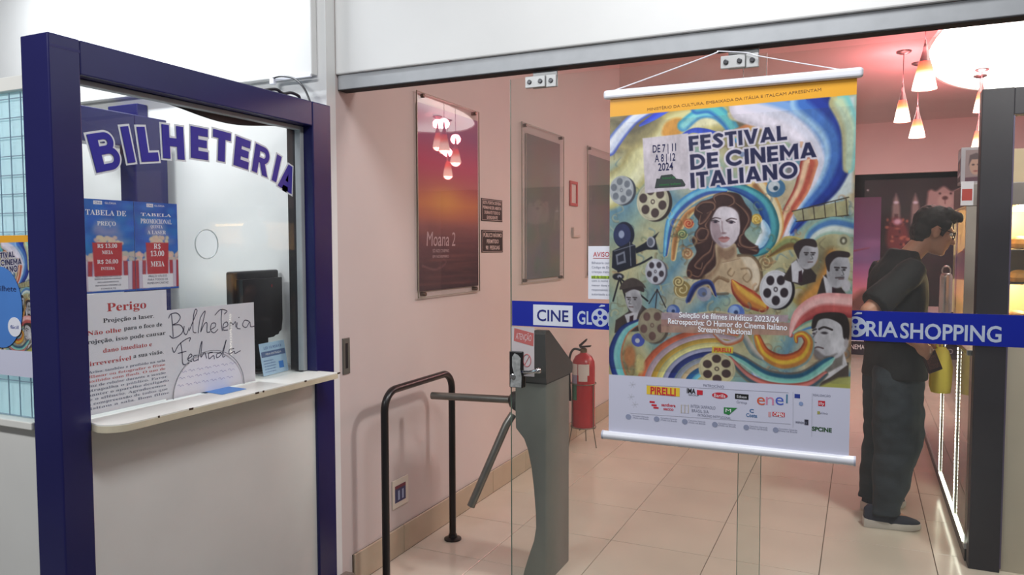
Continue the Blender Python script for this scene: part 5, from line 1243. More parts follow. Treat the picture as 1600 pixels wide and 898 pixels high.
# turnstile
ts = thing('turnstile', (-1.32, 3.2, 0), 'grey pedestal turnstile with dark wedge top and steel arms, behind the glass door', 'turnstile')
M_ts = mat('turnstile_grey', (112, 112, 106), .42, .15, var=.06, scale=9)
M_tsd = mat('turnstile_black', (50, 47, 45), .38, var=.08)
rg = []
for z, xl in ((0, -1.362), (.05, -1.350), (.12, -1.328), (.19, -1.304), (.25, -1.294), (.32, -1.296), (.42, -1.304), (.52, -1.316), (.60, -1.334), (.645, -1.352), (.672, -1.376), (.69, -1.392), (.75, -1.394), (.90, -1.394)):
    rg.append([Vector(p) for p in ((xl, 3.05, z), (-1.252, 3.05, z), (-1.244, 3.058, z), (-1.244, 3.33, z), (-1.252, 3.338, z), (xl, 3.338, z))])
MB().rings(rg).build('body', M_ts, ts, ang=50)
f = lambda a, b, x: Vector((x, a, b))
tp = MB()
prof = [(3.035, .905), (3.030, .93), (3.036, 1.118), (3.050, 1.134), (3.085, 1.134), (3.105, 1.122), (3.362, .952), (3.366, .925), (3.358, .905)]
tp.rings([[Vector((x0 if z < .95 else x0 + (x1 - x0) * (z - .95) / .184, y, z)) for y, z in prof] for x0, x1 in ((-1.400, -1.302), (-1.238, -1.246))])
tp.build('top_cover', M_tsd, ts, ang=30)
MB().box(-1.3945, -1.2435, 3.049, 3.3385, .897, .9055).build('seam', mat('seam_dark', (36, 34, 34), .6), ts)
hb = MB().lathe([(.030, 0), (.046, .006), (.046, .032), (.030, .052), (.012, .058)], (-1.393, 3.11, .805), 20, Matrix.Rotation(math.radians(-105), 4, 'Y') )
hb.build('hub', M_tsd, ts)
M_arm = mat('arm_steel', (132, 130, 124), .34, .75, var=.08, scale=20)
MB().tube([(-1.435, 3.11, .803), (-1.858, 3.10, .790)], .0175, 14).build('arm', M_arm, ts)
MB().tube([(-1.418, 3.075, .745), (-1.440, 3.05, .70), (-1.575, 2.96, .335)], .0185, 14).build('arm', M_arm, ts)

# fire extinguisher in its wire stand
ex = thing('fire_extinguisher', (-1.885, 5.36, .14), 'red fire extinguisher with white and green labels near the left wall', 'fire extinguisher')
M_red = mat('extinguisher_red', (166, 42, 46), .32, var=.05)
c = (-1.885, 5.36, 0)
MB().lathe([(.070, .14), (.086, .15), (.086, .60), (.082, .64), (.062, .680), (.03, .700), (.022, .71)], c, 28).build('cylinder', M_red, ex)
MB().lathe([(.022, .70), (.026, .712), (.026, .735), (.014, .742)], c, 16).build('valve', mat('valve_brass', (120, 104, 80), .35, .8), ex)
MB().prism([(-.03, .74), (.055, .752), (.060, .765), (-.02, .756)], lambda a, b, d: Vector((c[0] + a, c[1] + d, b)), -.010, .010).prism([(-.03, .745), (.020, .792), (.030, .812), (.022, .812), (-.035, .764)], lambda a, b, d: Vector((c[0] + a, c[1] + d, b)), -.009, .009).build('handle', M_black, ex)
MB().tube(crom([(c[0] - .02, c[1] - .01, .725), (c[0] - .07, c[1] - .03, .73), (c[0] - .098, c[1] - .04, .66), (c[0] - .096, c[1] - .045, .50), (c[0] - .092, c[1] - .04, .34)]), .009, 8).build('hose', M_black, ex)
def wrap(a0, a1, z0, z1, name, m):
    A_ = np.linspace(math.radians(a0), math.radians(a1), 10)
    MB().rings([[Vector((c[0] + r * math.cos(a), c[1] + r * math.sin(a), z)) for a in A_] + [Vector((c[0] + r2 * math.cos(a), c[1] + r2 * math.sin(a), z)) for a in A_[::-1]] for z in (z0, z1) for r, r2 in ((.0866, .0872),)]).build(name, m, ex)
M_lab = mat('label_white', (206, 196, 192), .5)
wrap(205, 258, .545, .628, 'label', M_lab); wrap(205, 255, .480, .545, 'label', mat('label_lilac', (150, 144, 170), .5)); wrap(205, 253, .355, .480, 'label', mat('label_green', (66, 112, 90), .5)); wrap(262, 318, .545, .628, 'label', M_lab); wrap(264, 308, .500, .545, 'label', M_lab)
st = thing('extinguisher_stand', (-1.885, 5.36, 0), 'thin wire tripod stand holding the red fire extinguisher', 'stand')
M_wire = mat('wire_grey', (120, 112, 100), .4, .6)
for z, r in ((.475, .094), (.145, .094)): MB().tube([(c[0] + r * math.cos(a), c[1] + r * math.sin(a), z) for a in np.linspace(0, 2 * PI, 33)], .0035, 6, cap=False).build('ring', M_wire, st)
MB().tube([(c[0] - .094, c[1], .136), (c[0] + .094, c[1], .136)], .0035, 6).tube([(c[0], c[1] - .094, .136), (c[0], c[1] + .094, .136)], .0035, 6).build('cross_wires', M_wire, st)
for a in (-20, 100, 225):
    u, v = math.cos(math.radians(a)), math.sin(math.radians(a))
    MB().tube([(c[0] + .094 * u, c[1] + .094 * v, .478), (c[0] + .096 * u, c[1] + .096 * v, .14), (c[0] + .125 * u, c[1] + .125 * v, .0005)], .004, 6).build('leg', M_wire, st)

# ---------------------------------------------------------------- pendant lamps
def shade_mat():
    m = bpy.data.materials.new('glowing_glass_shade'); m.use_nodes = True; nt = m.node_tree; b = nt.nodes['Principled BSDF']
    at = nt.nodes.new('ShaderNodeAttribute'); at.attribute_name = 'shade_glow'
    rp = nt.nodes.new('ShaderNodeValToRGB'); e = rp.color_ramp.elements
    e[0].position = 0.02; e[0].color = (.9, .04, .02, 1); e[1].position = .62; e[1].color = (1, .84, .66, 1)
    k = e.new(.30); k.color = (1, .20, .04, 1)
    nt.links.new(at.outputs['Fac'], rp.inputs['Fac']); nt.links.new(rp.outputs['Color'], b.inputs['Emission Color'])
    ms = nt.nodes.new('ShaderNodeMapRange'); ms.inputs['To Min'].default_value = 1.0; ms.inputs['To Max'].default_value = 4.0
    nt.links.new(at.outputs['Fac'], ms.inputs['Value']); nt.links.new(ms.outputs['Result'], b.inputs['Emission Strength'])
    b.inputs['Base Color'].default_value = (.7, .15, .1, 1)
    return m
M_shade = shade_mat()
M_cone = mat('cone_metal', (132, 118, 116), .35, .8)
def pendant(x, y, zc, zm, zs0, zs1, r, label):
    """zc ceiling, zm tip of the metal cone, zs0 top and zs1 foot of the glass"""
    t = thing('pendant_lamp', (x, y, zc), label, 'pendant lamp', 'pendant lamps in the lobby')
    MB().lathe([(.062, zc - .001), (.060, zc - .012), (.030, zc - .026), (.006, zc - .030)], (x, y, 0), 20).build('ceiling_rose', M_cone, t)
    MB().tube([(x, y, zc - .02), (x, y, zm)], .0035, 6).build('cord', mat('cord_grey', (96, 70, 70), .6), t)
    k = r * .46
    MB().lathe([(.005, zm + .01), (k * .45, zm - (zm - zs0) * .45), (k, zs0)], (x, y, 0), 20).build('cone', M_cone, t)
    n = 9; prof = [(k + (r - k) * (i / (n - 1)) ** .85, zs0 + (zs1 - zs0) * i / (n - 1)) for i in range(n)]
    bm = bmesh.new(); R = [[bm.verts.new((x + q * math.cos(2 * PI * j / 20), y + q * math.sin(2 * PI * j / 20), z)) for j in range(20)] for q, z in prof]
    for a, b in zip(R, R[1:]):
        for j in range(20): bm.faces.new((a[j], a[(j + 1) % 20], b[(j + 1) % 20], b[j]))
    bmesh.ops.recalc_face_normals(bm, faces=bm.faces[:])
    me = bpy.data.meshes.new('glass_shade'); bm.to_mesh(me); bm.free()
    at = me.color_attributes.new('shade_glow', 'FLOAT_COLOR', 'POINT')
    for i in range(n):
        for j in range(20): at.data[i * 20 + j].color = (i / (n - 1),) * 3 + (1,)
    link('glass_shade', me, M_shade, t)
    MB().ball((x, y, zs0 + (zs1 - zs0) * .55), (.024, .024, .032)).build('bulb', glow('bulb_glow', (255, 196, 150), 14), t)
    bulb('pendant_bulb_light', (x, y, zs1 + .02), 5.0, (1.0, .34, .28), .06)
    bulb('pendant_spill_light', (x, y, zs0 + .12), 9.5, (1.0, .27, .30), .06)
pendant(.300, 7.52, 3.2, 2.915, 2.775, 2.590, .066, 'pendant lamp at the left of the cluster, nearest to the banner')
pendant(.404, 6.54, 3.2, 3.035, 2.885, 2.680, .086, 'pendant lamp with the highest shade, just left of the oval ceiling light')
pendant(.447, 8.05, 3.2, 2.800, 2.678, 2.512, .070, 'pendant lamp hanging lowest of the cluster of three')
q1, q2 = on_y(1533, 160, 8.6), on_y(1529, 205, 8.9)
pendant(q1.x, 8.6, 3.2, q1.z + .22, q1.z + .10, q1.z - .09, .066, 'pendant lamp beside the dark frame post, upper of the two')
pendant(q2.x, 8.9, 3.2, q2.z + .14, q2.z + .0, q2.z - .20, .066, 'pendant lamp beside the dark frame post, lower of the two')

# ---------------------------------------------------------------- snack counter
CXF = .47
ct = thing('snack_counter', (.80, 5.5, 0), 'long glass fronted snack counter with bright LED strips on the right', 'counter')
M_case = mat('case_panel', (178, 170, 158), .4, var=.05)
M_plinth = mat('plinth_black', (30, 28, 30), .4)
MB().box(CXF + .004, 1.2, 4.11, 6.95, .001, .06).build('plinth', M_plinth, ct)
MB().box(CXF, CXF + .022, 4.105, 6.95, .060, .085, .002).build('bottom_rail', M_alu, ct)
MB().box(CXF - .012, 1.22, 4.105, 6.97, .985, 1.012, .004).build('counter_top', M_steel, ct)
MB().box(CXF + .002, CXF + .008, 4.115, 5.32, .086, .984).build('front_glass', M_cglass, ct)
MB().box(CXF + .002, CXF + .008, 5.36, 6.94, .086, .984).build('front_glass', M_cglass, ct)
MB().box(CXF + .26, CXF + .28, 4.11, 6.94, .061, .984).build('back_panel', M_case, ct)
MB().box(CXF + .03, CXF + .26, 4.12, 6.90, .52, .528).build('glass_shelf', M_cglass, ct)
MB().box(CXF + .012, CXF + .26, 4.12, 6.90, .062, .072).build('case_floor', M_case, ct)
M_led = glow('led_white', (255, 250, 226), 7.0); M_leds = mat('led_tape', (206, 206, 190), .5)
def led_strip(y, z0, z1):
    s = MB().box(CXF - .004, CXF + .002, y - .014, y + .014, z0, z1).build('led_strip', M_leds, ct)
    d = MB(); n = int((z1 - z0) / .0195)
    for i in range(n):
        z = z0 + .012 + i * (z1 - z0 - .02) / (n - 1); d.box(CXF - .0065, CXF - .004, y - .009, y + .009, z - .006, z + .006)
    tag(d.build('led_chips', M_led, s), kind='stuff')
led_strip(5.335, .10, .975); led_strip(4.52, .10, .975)
o = MB().box(CXF - .006, CXF + .0, 4.125, 5.33, .088, .100).build('floor_light_strip', glow('led_bar', (255, 252, 232), 4.0), ct)
# snack packets inside the case
for k, (y, z, h, col) in enumerate(((4.30, .073, .17, (196, 150, 70)), (4.42, .073, .15, (170, 60, 60)), (4.72, .073, .18, (90, 120, 150)), (4.86, .073, .14, (206, 190, 120)), (5.02, .073, .17, (150, 80, 100)), (4.38, .529, .15, (206, 170, 80)), (4.66, .529, .18, (120, 140, 90)), (4.82, .529, .15, (186, 90, 70)))):
    b = MB(); w = .042
    b.rings([[Vector((.64 + dx, y + dy, z + zz)) for dx, dy in ((-th, -ww), (th, -ww), (th, ww), (-th, ww))] for zz, th, ww in ((0, .003, w), (.02, .018, w * .96), (h * .5, .026, w * .92), (h - .02, .018, w * .96), (h, .003, w))])
    lab = ['orange packet on the floor of the glass counter, nearest the post', 'dark red packet on the floor of the glass counter', 'slate blue packet on the floor of the glass counter', 'cream packet on the floor of the glass counter', 'mauve packet on the floor of the glass counter', 'orange packet on the shelf of the glass counter', 'green packet on the shelf of the glass counter', 'rust red packet on the shelf of the glass counter'][k]
    tag(b.build('snack_packet', mat('packet_%d%d%d' % col, col, .35, var=.15, scale=30)), lab, 'packet', 'packets in the snack counter')

# dark frame of the counter
fr = thing('counter_frame', (.54, 4.06, 0), 'dark post and header framing the end of the snack counter at the right edge', 'frame')
M_fr = mat('frame_dark', (27, 23, 33), .5, var=.08, scale=5)
MB().box(.480, .604, 4.02, 4.10, 0, 2.205, .003).build('post', M_fr, fr)
MB().box(.604, 1.9, 4.022, 4.098, 2.085, 2.204, .003).build('header', M_fr, fr)
MB().box(.604, 1.9, 4.05, 4.085, 0, 1.10).build('lower_panel', mat('frame_panel', (178, 168, 152), .6, var=.04, scale=5), fr)
MB().box(.602, .608, 4.018, 4.022, .02, 2.08).build('edge_strip', mat('edge_violet', (76, 66, 92), .5), fr)

# heated display cabinet on the counter
hc = thing('heated_cabinet', (.82, 4.8, 1.012), 'stainless heated display cabinet glowing warm on the snack counter', 'display cabinet')
x0, x1, y0, y1 = .530, 1.15, 4.95, 5.55
MB().box(x0, x1, y0, y1, 1.0125, 1.06, .004).build('base', M_steel, hc)
MB().box(x0 - .006, x1, y0 - .006, y1, 1.725, 1.850, .004).build('hood', mat('hood_steel', (150, 142, 138), .38, .5), hc)
for x, y, dx, dy in ((x0, y0, .056, .016), (x1 - .016, y0, .016, .016), (x0, y1 - .016, .016, .016), (x1 - .016, y1 - .016, .016, .016)): MB().box(x, x + dx, y, y + dy, 1.06, 1.725).build('corner_post', mat('post_steel', (176, 168, 160), .4, .3), hc)
MB().box(x0 + .004, x0 + .008, y0 + .016, y1 - .016, 1.06, 1.725).build('glass_panel', M_cglass, hc)
MB().box(x0 + .056, x1 - .016, y0 + .004, y0 + .008, 1.06, 1.725).build('glass_panel', M_cglass, hc)
MB().box(x1 - .02, x1 - .016, y0 + .016, y1 - .016, 1.06, 1.725).build('rear_panel', mat('rear_warm', (206, 180, 140), .4), hc)
MB().box(x0 + .02, x1 - .02, y1 - .02, y1 - .016, 1.06, 1.725).build('end_panel', mat('rear_warm', (206, 180, 140), .4), hc)
for z in (1.285, 1.475): MB().box(x0 + .06, x1 - .02, y0 + .03, y1 - .02, z, z + .006).build('shelf', M_steel, hc)
MB().tube([(x0 + .085, y0 + .035, 1.09), (x0 + .085, y0 + .035, 1.70)], .009, 8).build('warm_tube', glow('warm_tube', (255, 206, 130), 9), hc)
MB().tube([(x0 + .10, y0 + .05, 1.70), (x1 - .05, y0 + .05, 1.70)], .011, 8).build('warm_tube', MATS['warm_tube'], hc)
bulb('cabinet_light', (.86, 5.25, 1.68), 12, (1, .72, .38), .03)
bulb('cabinet_light_low', (.86, 5.25, 1.25), 9, (1, .72, .38), .03)
# pastries on the shelves and on the base
M_past = mat('golden_pastry', (214, 150, 66), .55, var=.25, scale=40, bump=.4)
pm = None
for row, z in (('upper shelf', 1.4815), ('lower shelf', 1.2915), ('floor', 1.0605)):
    for n_, x in (('leftmost', .68), ('second from the left', .81), ('third from the left', .94), ('rightmost', 1.06)):
        if pm is None:
            o = MB().lathe([(.02, 0), (.052, .006), (.060, .03), (.050, .055), (.026, .070), (.004, .074)], (0, 0, 0), 14).build('pastry', M_past); pm = o.data
        else:
            o = bpy.data.objects.new('pastry', pm); COL.objects.link(o)
        o.location = (x, 5.08, z + .0005); tag(o, 'golden pastry on the %s of the heated cabinet, %s' % (row, n_), 'pastry', 'pastries in the heated cabinet')
# cartons and card on and at the cabinet
def carton(x0, x1, y0, y1, z0, z1, m, label, face=None):
    t = thing('carton', ((x0 + x1) / 2, (y0 + y1) / 2, z0), label, 'carton')
    MB().box(x0, x1, y0, y1, z0, z1, .002).build('box', m, t)
    return t
ca = carton(.500, .640, 4.98, 5.12, 1.8505, 2.055, mat('carton_silver', (176, 170, 178), .4), 'silver snack carton with a printed face on top of the heated cabinet')
A = Paint(40, 60, (150, 128, 130))
A.ell((20, 30), 12, 17, (186, 146, 130)); A.poly([(6, 30), (8, 10), (20, 6), (32, 10), (34, 30), (28, 18), (12, 18)], (90, 70, 74)); A.ell((15, 28), 2.5, 1.5, (60, 40, 44)); A.ell((25, 28), 2.5, 1.5, (60, 40, 44)); A.ell((20, 40), 4, 1.4, (140, 70, 70)); A.poly([(0, 52), (40, 50), (40, 60), (0, 60)], (96, 60, 76))
A.sheet('printed_face', (.522, 4.9795, 2.040), (.10, 0, 0), (0, 0, -.175), P_matt, ca)
A = Paint(30, 60, (200, 200, 214)); A.poly([(2, 20), (28, 14), (28, 40), (2, 46)], (120, 110, 130)); A.ell((14, 30), 6, 8, (180, 150, 140)); A.poly([(0, 50), (30, 48), (30, 60), (0, 60)], (90, 84, 100))
A.sheet('printed_side', (.4995, 5.12, 2.04), (0, -.14, 0), (0, 0, -.175), P_matt, ca)
carton(.730, .90, 4.98, 5.12, 1.8505, 2.035, mat('carton_cream', (226, 206, 170), .5), 'cream carton on top of the heated cabinet, right of the dark post')
hcard = thing('hanging_card', (.535, 4.942, 1.73), 'small white card with a red picture on the cabinet hood', 'card')
MB().box(.500, .562, 4.9425, 4.9435, 1.728, 1.862).build('sheet', M_paper, hcard)
MB().box(.506, .556, 4.9418, 4.9424, 1.755, 1.82).build('red_picture', mat('card_red', (190, 66, 56), .5), hcard)
# things on the counter top
jg = thing('steel_jug', (.545, 6.12, 1.012), 'tall stainless jug with a ring handle on the snack counter in front of the man', 'jug')
MB().lathe([(.040, 1.0125), (.042, 1.02), (.040, 1.28), (.036, 1.300), (.030, 1.308)], (.545, 6.12, 0), 24).build('body', M_steel, jg)
MB().tube([(.545 + .026 * math.cos(a), 6.12, 1.325 + .034 * math.sin(a)) for a in np.linspace(-.5, PI + .5, 20)], .005, 8).build('ring_handle', M_steel, jg)
tr = MB().lathe([(.07, 1.0125), (.08, 1.018), (.09, 1.03), (.086, 1.031), (.075, 1.02)], (.72, 4.70, 0), 24).build('plate', mat('plate_white', (236, 232, 226), .2)); tag(tr, 'white plate on the snack counter behind the man', 'plate')
nb = MB().box(.525, .60, 4.76, 4.84, 1.0125, 1.085, .004).build('napkin_holder', M_white); tag(nb, 'white napkin holder on the snack counter beside the heated cabinet', 'napkin holder')
pn = MB().tube([(.545, 4.90, 1.0125), (.500, 4.90, 1.03), (.468, 4.88, 1.13)], .006, 8).build('card_reader_arm', M_black); tag(pn, 'thin black bent arm standing on the snack counter by the napkin holder', 'arm')

# ---------------------------------------------------------------- back of the lobby
sd = thing('standee', (-.34, 11.5, 0), 'tall purple and pink cardboard film display at the back of the lobby', 'standee')
A = Paint(110, 200, (90, 50, 90)); gy = (np.mgrid[0:200, 0:110][0] / 200.)
stops = [(0, (92, 46, 84)), (.25, (104, 60, 108)), (.45, (110, 84, 134)), (.55, (150, 90, 140)), (.68, (206, 126, 140)), (.78, (196, 136, 120)), (.9, (120, 84, 90)), (1, (80, 60, 70))]
for c_ in range(3): A.a[..., c_] = np.interp(gy, [s[0] for s in stops], [s[1][c_] for s in stops]) / 255
for k in range(40): A.ell((rng.uniform(0, 110), rng.uniform(60, 130)), rng.uniform(8, 30), rng.uniform(2, 6), (170, 120, 170), .12, soft=4)
A.band([(60, 84), (80, 78), (96, 74)], 3, 1, [(150, 60, 80), (110, 40, 60)], .8)
A.poly([(60, 170), (78, 148), (92, 136), (104, 150), (110, 176), (110, 190), (60, 190)], (96, 62, 56), .9, 5, True)      # plain rock shapes
A.poly([(40, 186), (66, 160), (80, 166), (96, 186)], (150, 104, 92), .9, 5, True)
A.sheet('printed_front', (-.92, 11.494, 2.17), (1.15, 0, 0), (0, 0, -1.86), P_matt, sd)
MB().box(-.92, .23, 11.495, 11.52, .31, 2.17).build('board', mat('board_brown', (120, 96, 80), .7), sd)
MB().box(-.92, .06, 11.46, 11.56, .001, .31).build('base', mat('standee_base', (40, 36, 48), .6), sd)
q = on_y(1336, 541.5, 11.458); text('CINEMA', 'lettering', (q.x, 11.459, q.z), (1, 0, 0), (0, 0, 1), INK_white, sd, h=.065, w=.24)
q = on_y(1341, 532, 11.458); MB().box(q.x - .09, q.x + .07, 11.456, 11.459, q.z - .006, q.z + .006).build('white_line', INK_white, sd)
ds = thing('dark_display', (.95, 11.95, 0), 'dark backlit film display with pale shapes behind the man', 'display')
A = Paint(200, 190, (38, 26, 32))
for k in range(120): A.ell((rng.uniform(0, 200), rng.uniform(0, 190)), rng.uniform(4, 16), rng.uniform(4, 14), (44 + rng.uniform(-14, 20), 28 + rng.uniform(-8, 14), 36 + rng.uniform(-8, 14)), .5, soft=4)
O = Vector((.02, 11.945, 2.44)); sc = 200 / 2.0
def dm(px, py): q = on_y(px, py, 11.945); return ((q.x - .02) * sc, (2.44 - q.z) * 190 / 1.9)
for x in (1400, 1430):                                       # two pale towers
    A.poly([dm(x - 7, 352), dm(x - 6, 322), dm(x - 4, 312), dm(x, 302), dm(x + 4, 312), dm(x + 6, 322), dm(x + 7, 352)], (160, 140, 140), 1, 2); A.ell(dm(x, 316), 3, 2, (236, 226, 246)); A.poly([dm(x - 3, 350), dm(x - 3, 334), dm(x + 3, 334), dm(x + 3, 350)], (84, 60, 66))
A.poly([dm(1452, 336), dm(1449, 304), dm(1454, 296), dm(1462, 298), dm(1474, 291), dm(1486, 298), dm(1496, 296), dm(1500, 306), dm(1500, 336)], (190, 160, 160), 1, 2, True); A.ell(dm(1476, 314), 9, 10, (206, 178, 176), 1, soft=2); A.ell(dm(1476, 309), 3.4, 2.6, (96, 60, 62)); A.line([dm(1476, 312), dm(1476, 318)], 1, (120, 84, 84), curve=False); A.ell(dm(1468, 302), 1.3, 1.3, (70, 44, 48)); A.ell(dm(1485, 302), 1.3, 1.3, (70, 44, 48))
A.poly([dm(1386, 356), dm(1396, 340), dm(1412, 346), dm(1420, 372), dm(1404, 392), dm(1386, 384)], (130, 52, 56), .9, 3, True)
for k in range(26): A.ell(dm(rng.uniform(1384, 1420), rng.uniform(340, 388)), rng.uniform(1, 3), rng.uniform(1, 2.4), (190, 110, 90) if k % 2 else (70, 24, 34), .9)
A.ell(dm(1402, 346), 5, 4, (240, 200, 230), .9, soft=2); A.ell(dm(1356, 297), 1.3, 1.3, (220, 220, 230))
A.sheet('printed_front', O, (2.0, 0, 0), (0, 0, -1.9), P_matt, ds)
MB().box(.02, 2.02, 11.947, 11.99, .001, 2.44).build('board', mat('board_dark', (40, 30, 34), .7), ds)

# ---------------------------------------------------------------- the man at the counter
MY = math.radians(20)
MF, ML = Vector((math.cos(MY), math.sin(MY), 0)), Vector((-math.sin(MY), math.cos(MY), 0))
MBASE = Vector((.18, 4.63, 0))
def Pm(f, l, z): return MBASE + MF * f + ML * l + Vector((0, 0, z))
RZ = Matrix.Rotation(MY, 3, 'Z')
man = thing('person', (.18, 4.63, 0), 'man in black t-shirt, dark jeans and sneakers standing at the snack counter looking down', 'person')
tilt = math.radians(17)
HC = Pm(.185, 0, 1.580)
hy = math.radians(14); HFh = Vector((math.cos(hy), math.sin(hy), 0)); HL = Vector((-math.sin(hy), math.cos(hy), 0))
HU = Vector((0, 0, 1)) * math.cos(tilt) + HFh * math.sin(tilt); HF = HFh * math.cos(tilt) - Vector((0, 0, 1)) * math.sin(tilt)
RH = Matrix((HF, HL, HU)).transposed()
def Hm(a, b, c): return HC + HF * a + HL * b + HU * c

def sculpt(mb, voxel, name, m, parent, it=3, fold=None, fac=.5):
    me = temp_mesh(mb, [('REMESH', dict(mode='VOXEL', voxel_size=voxel)), ('SMOOTH', dict(factor=fac, iterations=it))])
    if fold:
        amp, sc, st = fold
        n = len(me.vertices); co = np.empty(n * 3); me.vertices.foreach_get('co', co); co = co.reshape(-1, 3)
        no = np.empty(n * 3); me.vertex_normals.foreach_get('vector', no); no = no.reshape(-1, 3)
        d = np.array([mnoise.noise(Vector((p[0] * sc, p[1] * sc, p[2] * sc * st))) + .5 * mnoise.noise(Vector((p[0] * sc * 2.3 + 5, p[1] * sc * 2.3, p[2] * sc * st * 2))) for p in co])
        co = co + no * (d * amp)[:, None]
        me.vertices.foreach_set('co', co.ravel()); me.update()
    me.materials.clear()
    return link(name, me, m, parent, ang=80)

M_skin = mat('skin', (184, 136, 112), .5, var=.06, scale=12)
M_hair = mat('dark_hair', (30, 24, 23), .55, var=.2, scale=60, bump=.5)
M_shirt = mat('black_cotton', (15, 14, 15), .85, var=.1, scale=30, bump=.2)
M_jean = mat('dark_denim', (40, 47, 54), .8, var=.22, scale=14, bump=.25)

# joints
shR, elR, wrR = Pm(.0, -.185, 1.375), Pm(-.245, -.255, 1.165), Pm(-.005, -.250, 1.005)
shL, elL, wrL = Pm(.0, .185, 1.375), Pm(.01, .265, 1.125), Pm(.190, .100, 1.025)
hpR, knR, anR = Pm(-.02, -.09, .90), Pm(-.045, -.125, .49), Pm(-.095, -.17, .085)
hpL, knL, anL = Pm(.0, .09, .90), Pm(-.01, .105, .49), Pm(-.065, .10, .085)
b = MB()
b.ball(Hm(-.012, 0, .028), (.094, .074, .098), RH).ball(Hm(.030, 0, -.035), (.066, .060, .085), RH).ball(Hm(.034, 0, -.080), (.055, .050, .040), RH)
b.capsule(Hm(.060, -.012, -.098), Hm(.072, .006, -.100), .020, .020)
b.capsule(Hm(.088, 0, .010), Hm(.112, 0, -.034), .0085, .0125).ball(Hm(.098, .011, -.036), .009).ball(Hm(.098, -.011, -.036), .009)
for s in (-1, 1):
    b.capsule(Hm(.080, .012 * s, .026), Hm(.066, .048 * s, .024), .012, .010)           # brow
    b.ball(Hm(.066, .034 * s, -.022), (.022, .020, .018), RH)                            # cheek
    b.ball(Hm(-.008, .074 * s, -.012), (.020, .010, .034), RH); b.ball(Hm(-.014, .080 * s, .002), (.012, .009, .020), RH)   # ear
b.capsule(Hm(.086, -.018, -.058), Hm(.086, .018, -.058), .0085, .0085).capsule(Hm(.084, -.016, -.069), Hm(.084, .016, -.069), .009, .009)
b.capsule(Pm(.012, 0, 1.39), Hm(-.030, 0, -.060), .058, .054)
b.capsule(Pm(.0, -.14, 1.355), Pm(.0, .14, 1.355), .052, .052)
b.ball(Pm(0, 0, 1.22), (.10, .15, .17), RZ).ball(Pm(0, 0, 1.02), (.10, .14, .17), RZ).ball(Pm(-.01, 0, .90), (.11, .155, .11), RZ)
for sh, el, wr in ((shR, elR, wrR), (shL, elL, wrL)):
    b.capsule(sh, el, .052, .041).capsule(el, wr, .041, .028)
for hp, kn, an in ((hpR, knR, anR), (hpL, knL, anL)):
    b.capsule(hp, kn, .080, .055).capsule(kn, an, .053, .036).capsule(an, an + MF * .10 + Vector((0, 0, -.045)), .034, .026)
# hands: palm, four unequal curled fingers, thumb from the side of the palm
def hand(mb, wr, d, n, side, curl, k=1.0):
    """d: direction of the palm, n: palm normal (fingers curl towards it), side: towards the thumb"""
    d, n, side = d.normalized(), n.normalized(), side.normalized()
    Rm_ = Matrix((d, side, n)).transposed()
    mb.ball(wr + d * .048, (.050 * k, .041 * k, .017 * k), Rm_)
    mb.capsule(wr - d * .01, wr + d * .03, .027, .024)
    for i, (off, ln) in enumerate(((.030, .072), (.010, .080), (-.011, .074), (-.030, .058))):
        p = wr + d * (.085 - .004 * abs(i - 1)) + side * off
        a = 0.0; r = .0092 - .0004 * i
        for j, fr_ in enumerate((.42, .32, .26)):
            a += curl[j]
            q = p + (d * math.cos(a) + n * math.sin(a)) * ln * fr_
            mb.capsule(p, q, r, r * .93, 8); p, r = q, r * .93
    p = wr + d * .030 + side * .036
    q = p + (d * .62 + side * .62 + n * .35).normalized() * .036; mb.capsule(p, q, .0125, .0105, 8)
    s_ = q + (d * .80 + n * .60 - side * .1).normalized() * .032; mb.capsule(q, s_, .0105, .009, 8)
dR = (Pm(.085, -.245, .935) - wrR)
hand(b, wrR, dR, ML * 1.0 - Vector((0, 0, .25)), Vector((0, 0, 1)) + MF * .3, (.55, .75, .6))
dL = (Pm(.232, .028, .985) - wrL)
hand(b, wrL, dL, -MF * .3 - Vector((0, 0, 1)), -MF + Vector((0, 0, .2)), (.9, 1.1, .9))
sculpt(b, .0068, 'body', M_skin, man, it=2, fac=.4)

b = MB()
def ringz(z, f, l, rf, rl, n=24): return [Pm(f + rf * math.cos(2 * PI * k / n), l + rl * math.sin(2 * PI * k / n), z) for k in range(n)]
b.rings([ringz(*r) for r in ((.785, -.005, 0, .158, .212), (.86, .0, 0, .152, .206), (.98, .002, 0, .150, .200), (1.10, .0, 0, .146, .198), (1.22, .0, 0, .146, .204), (1.32, -.003, 0, .136, .208), (1.385, .0, 0, .112, .180), (1.436, .014, 0, .086, .122))] + [[p + Vector((0, 0, .020 - .16 * ((p - Pm(.01, 0, 1.46)).dot(MF) + .02))) for p in ringz(1.466, .030, 0, .070, .080)]])
for sh, el in ((shR, elR), (shL, elL)):
    d = el - sh; b.tube([sh - d * .12, sh + d * .1, sh + d * .35, sh + d * .60, sh + d * .86], [.058, .076, .076, .080, .084], 16)
sculpt(b, .011, 'tshirt', M_shirt, man, it=3, fold=(.0075, 9, .55))

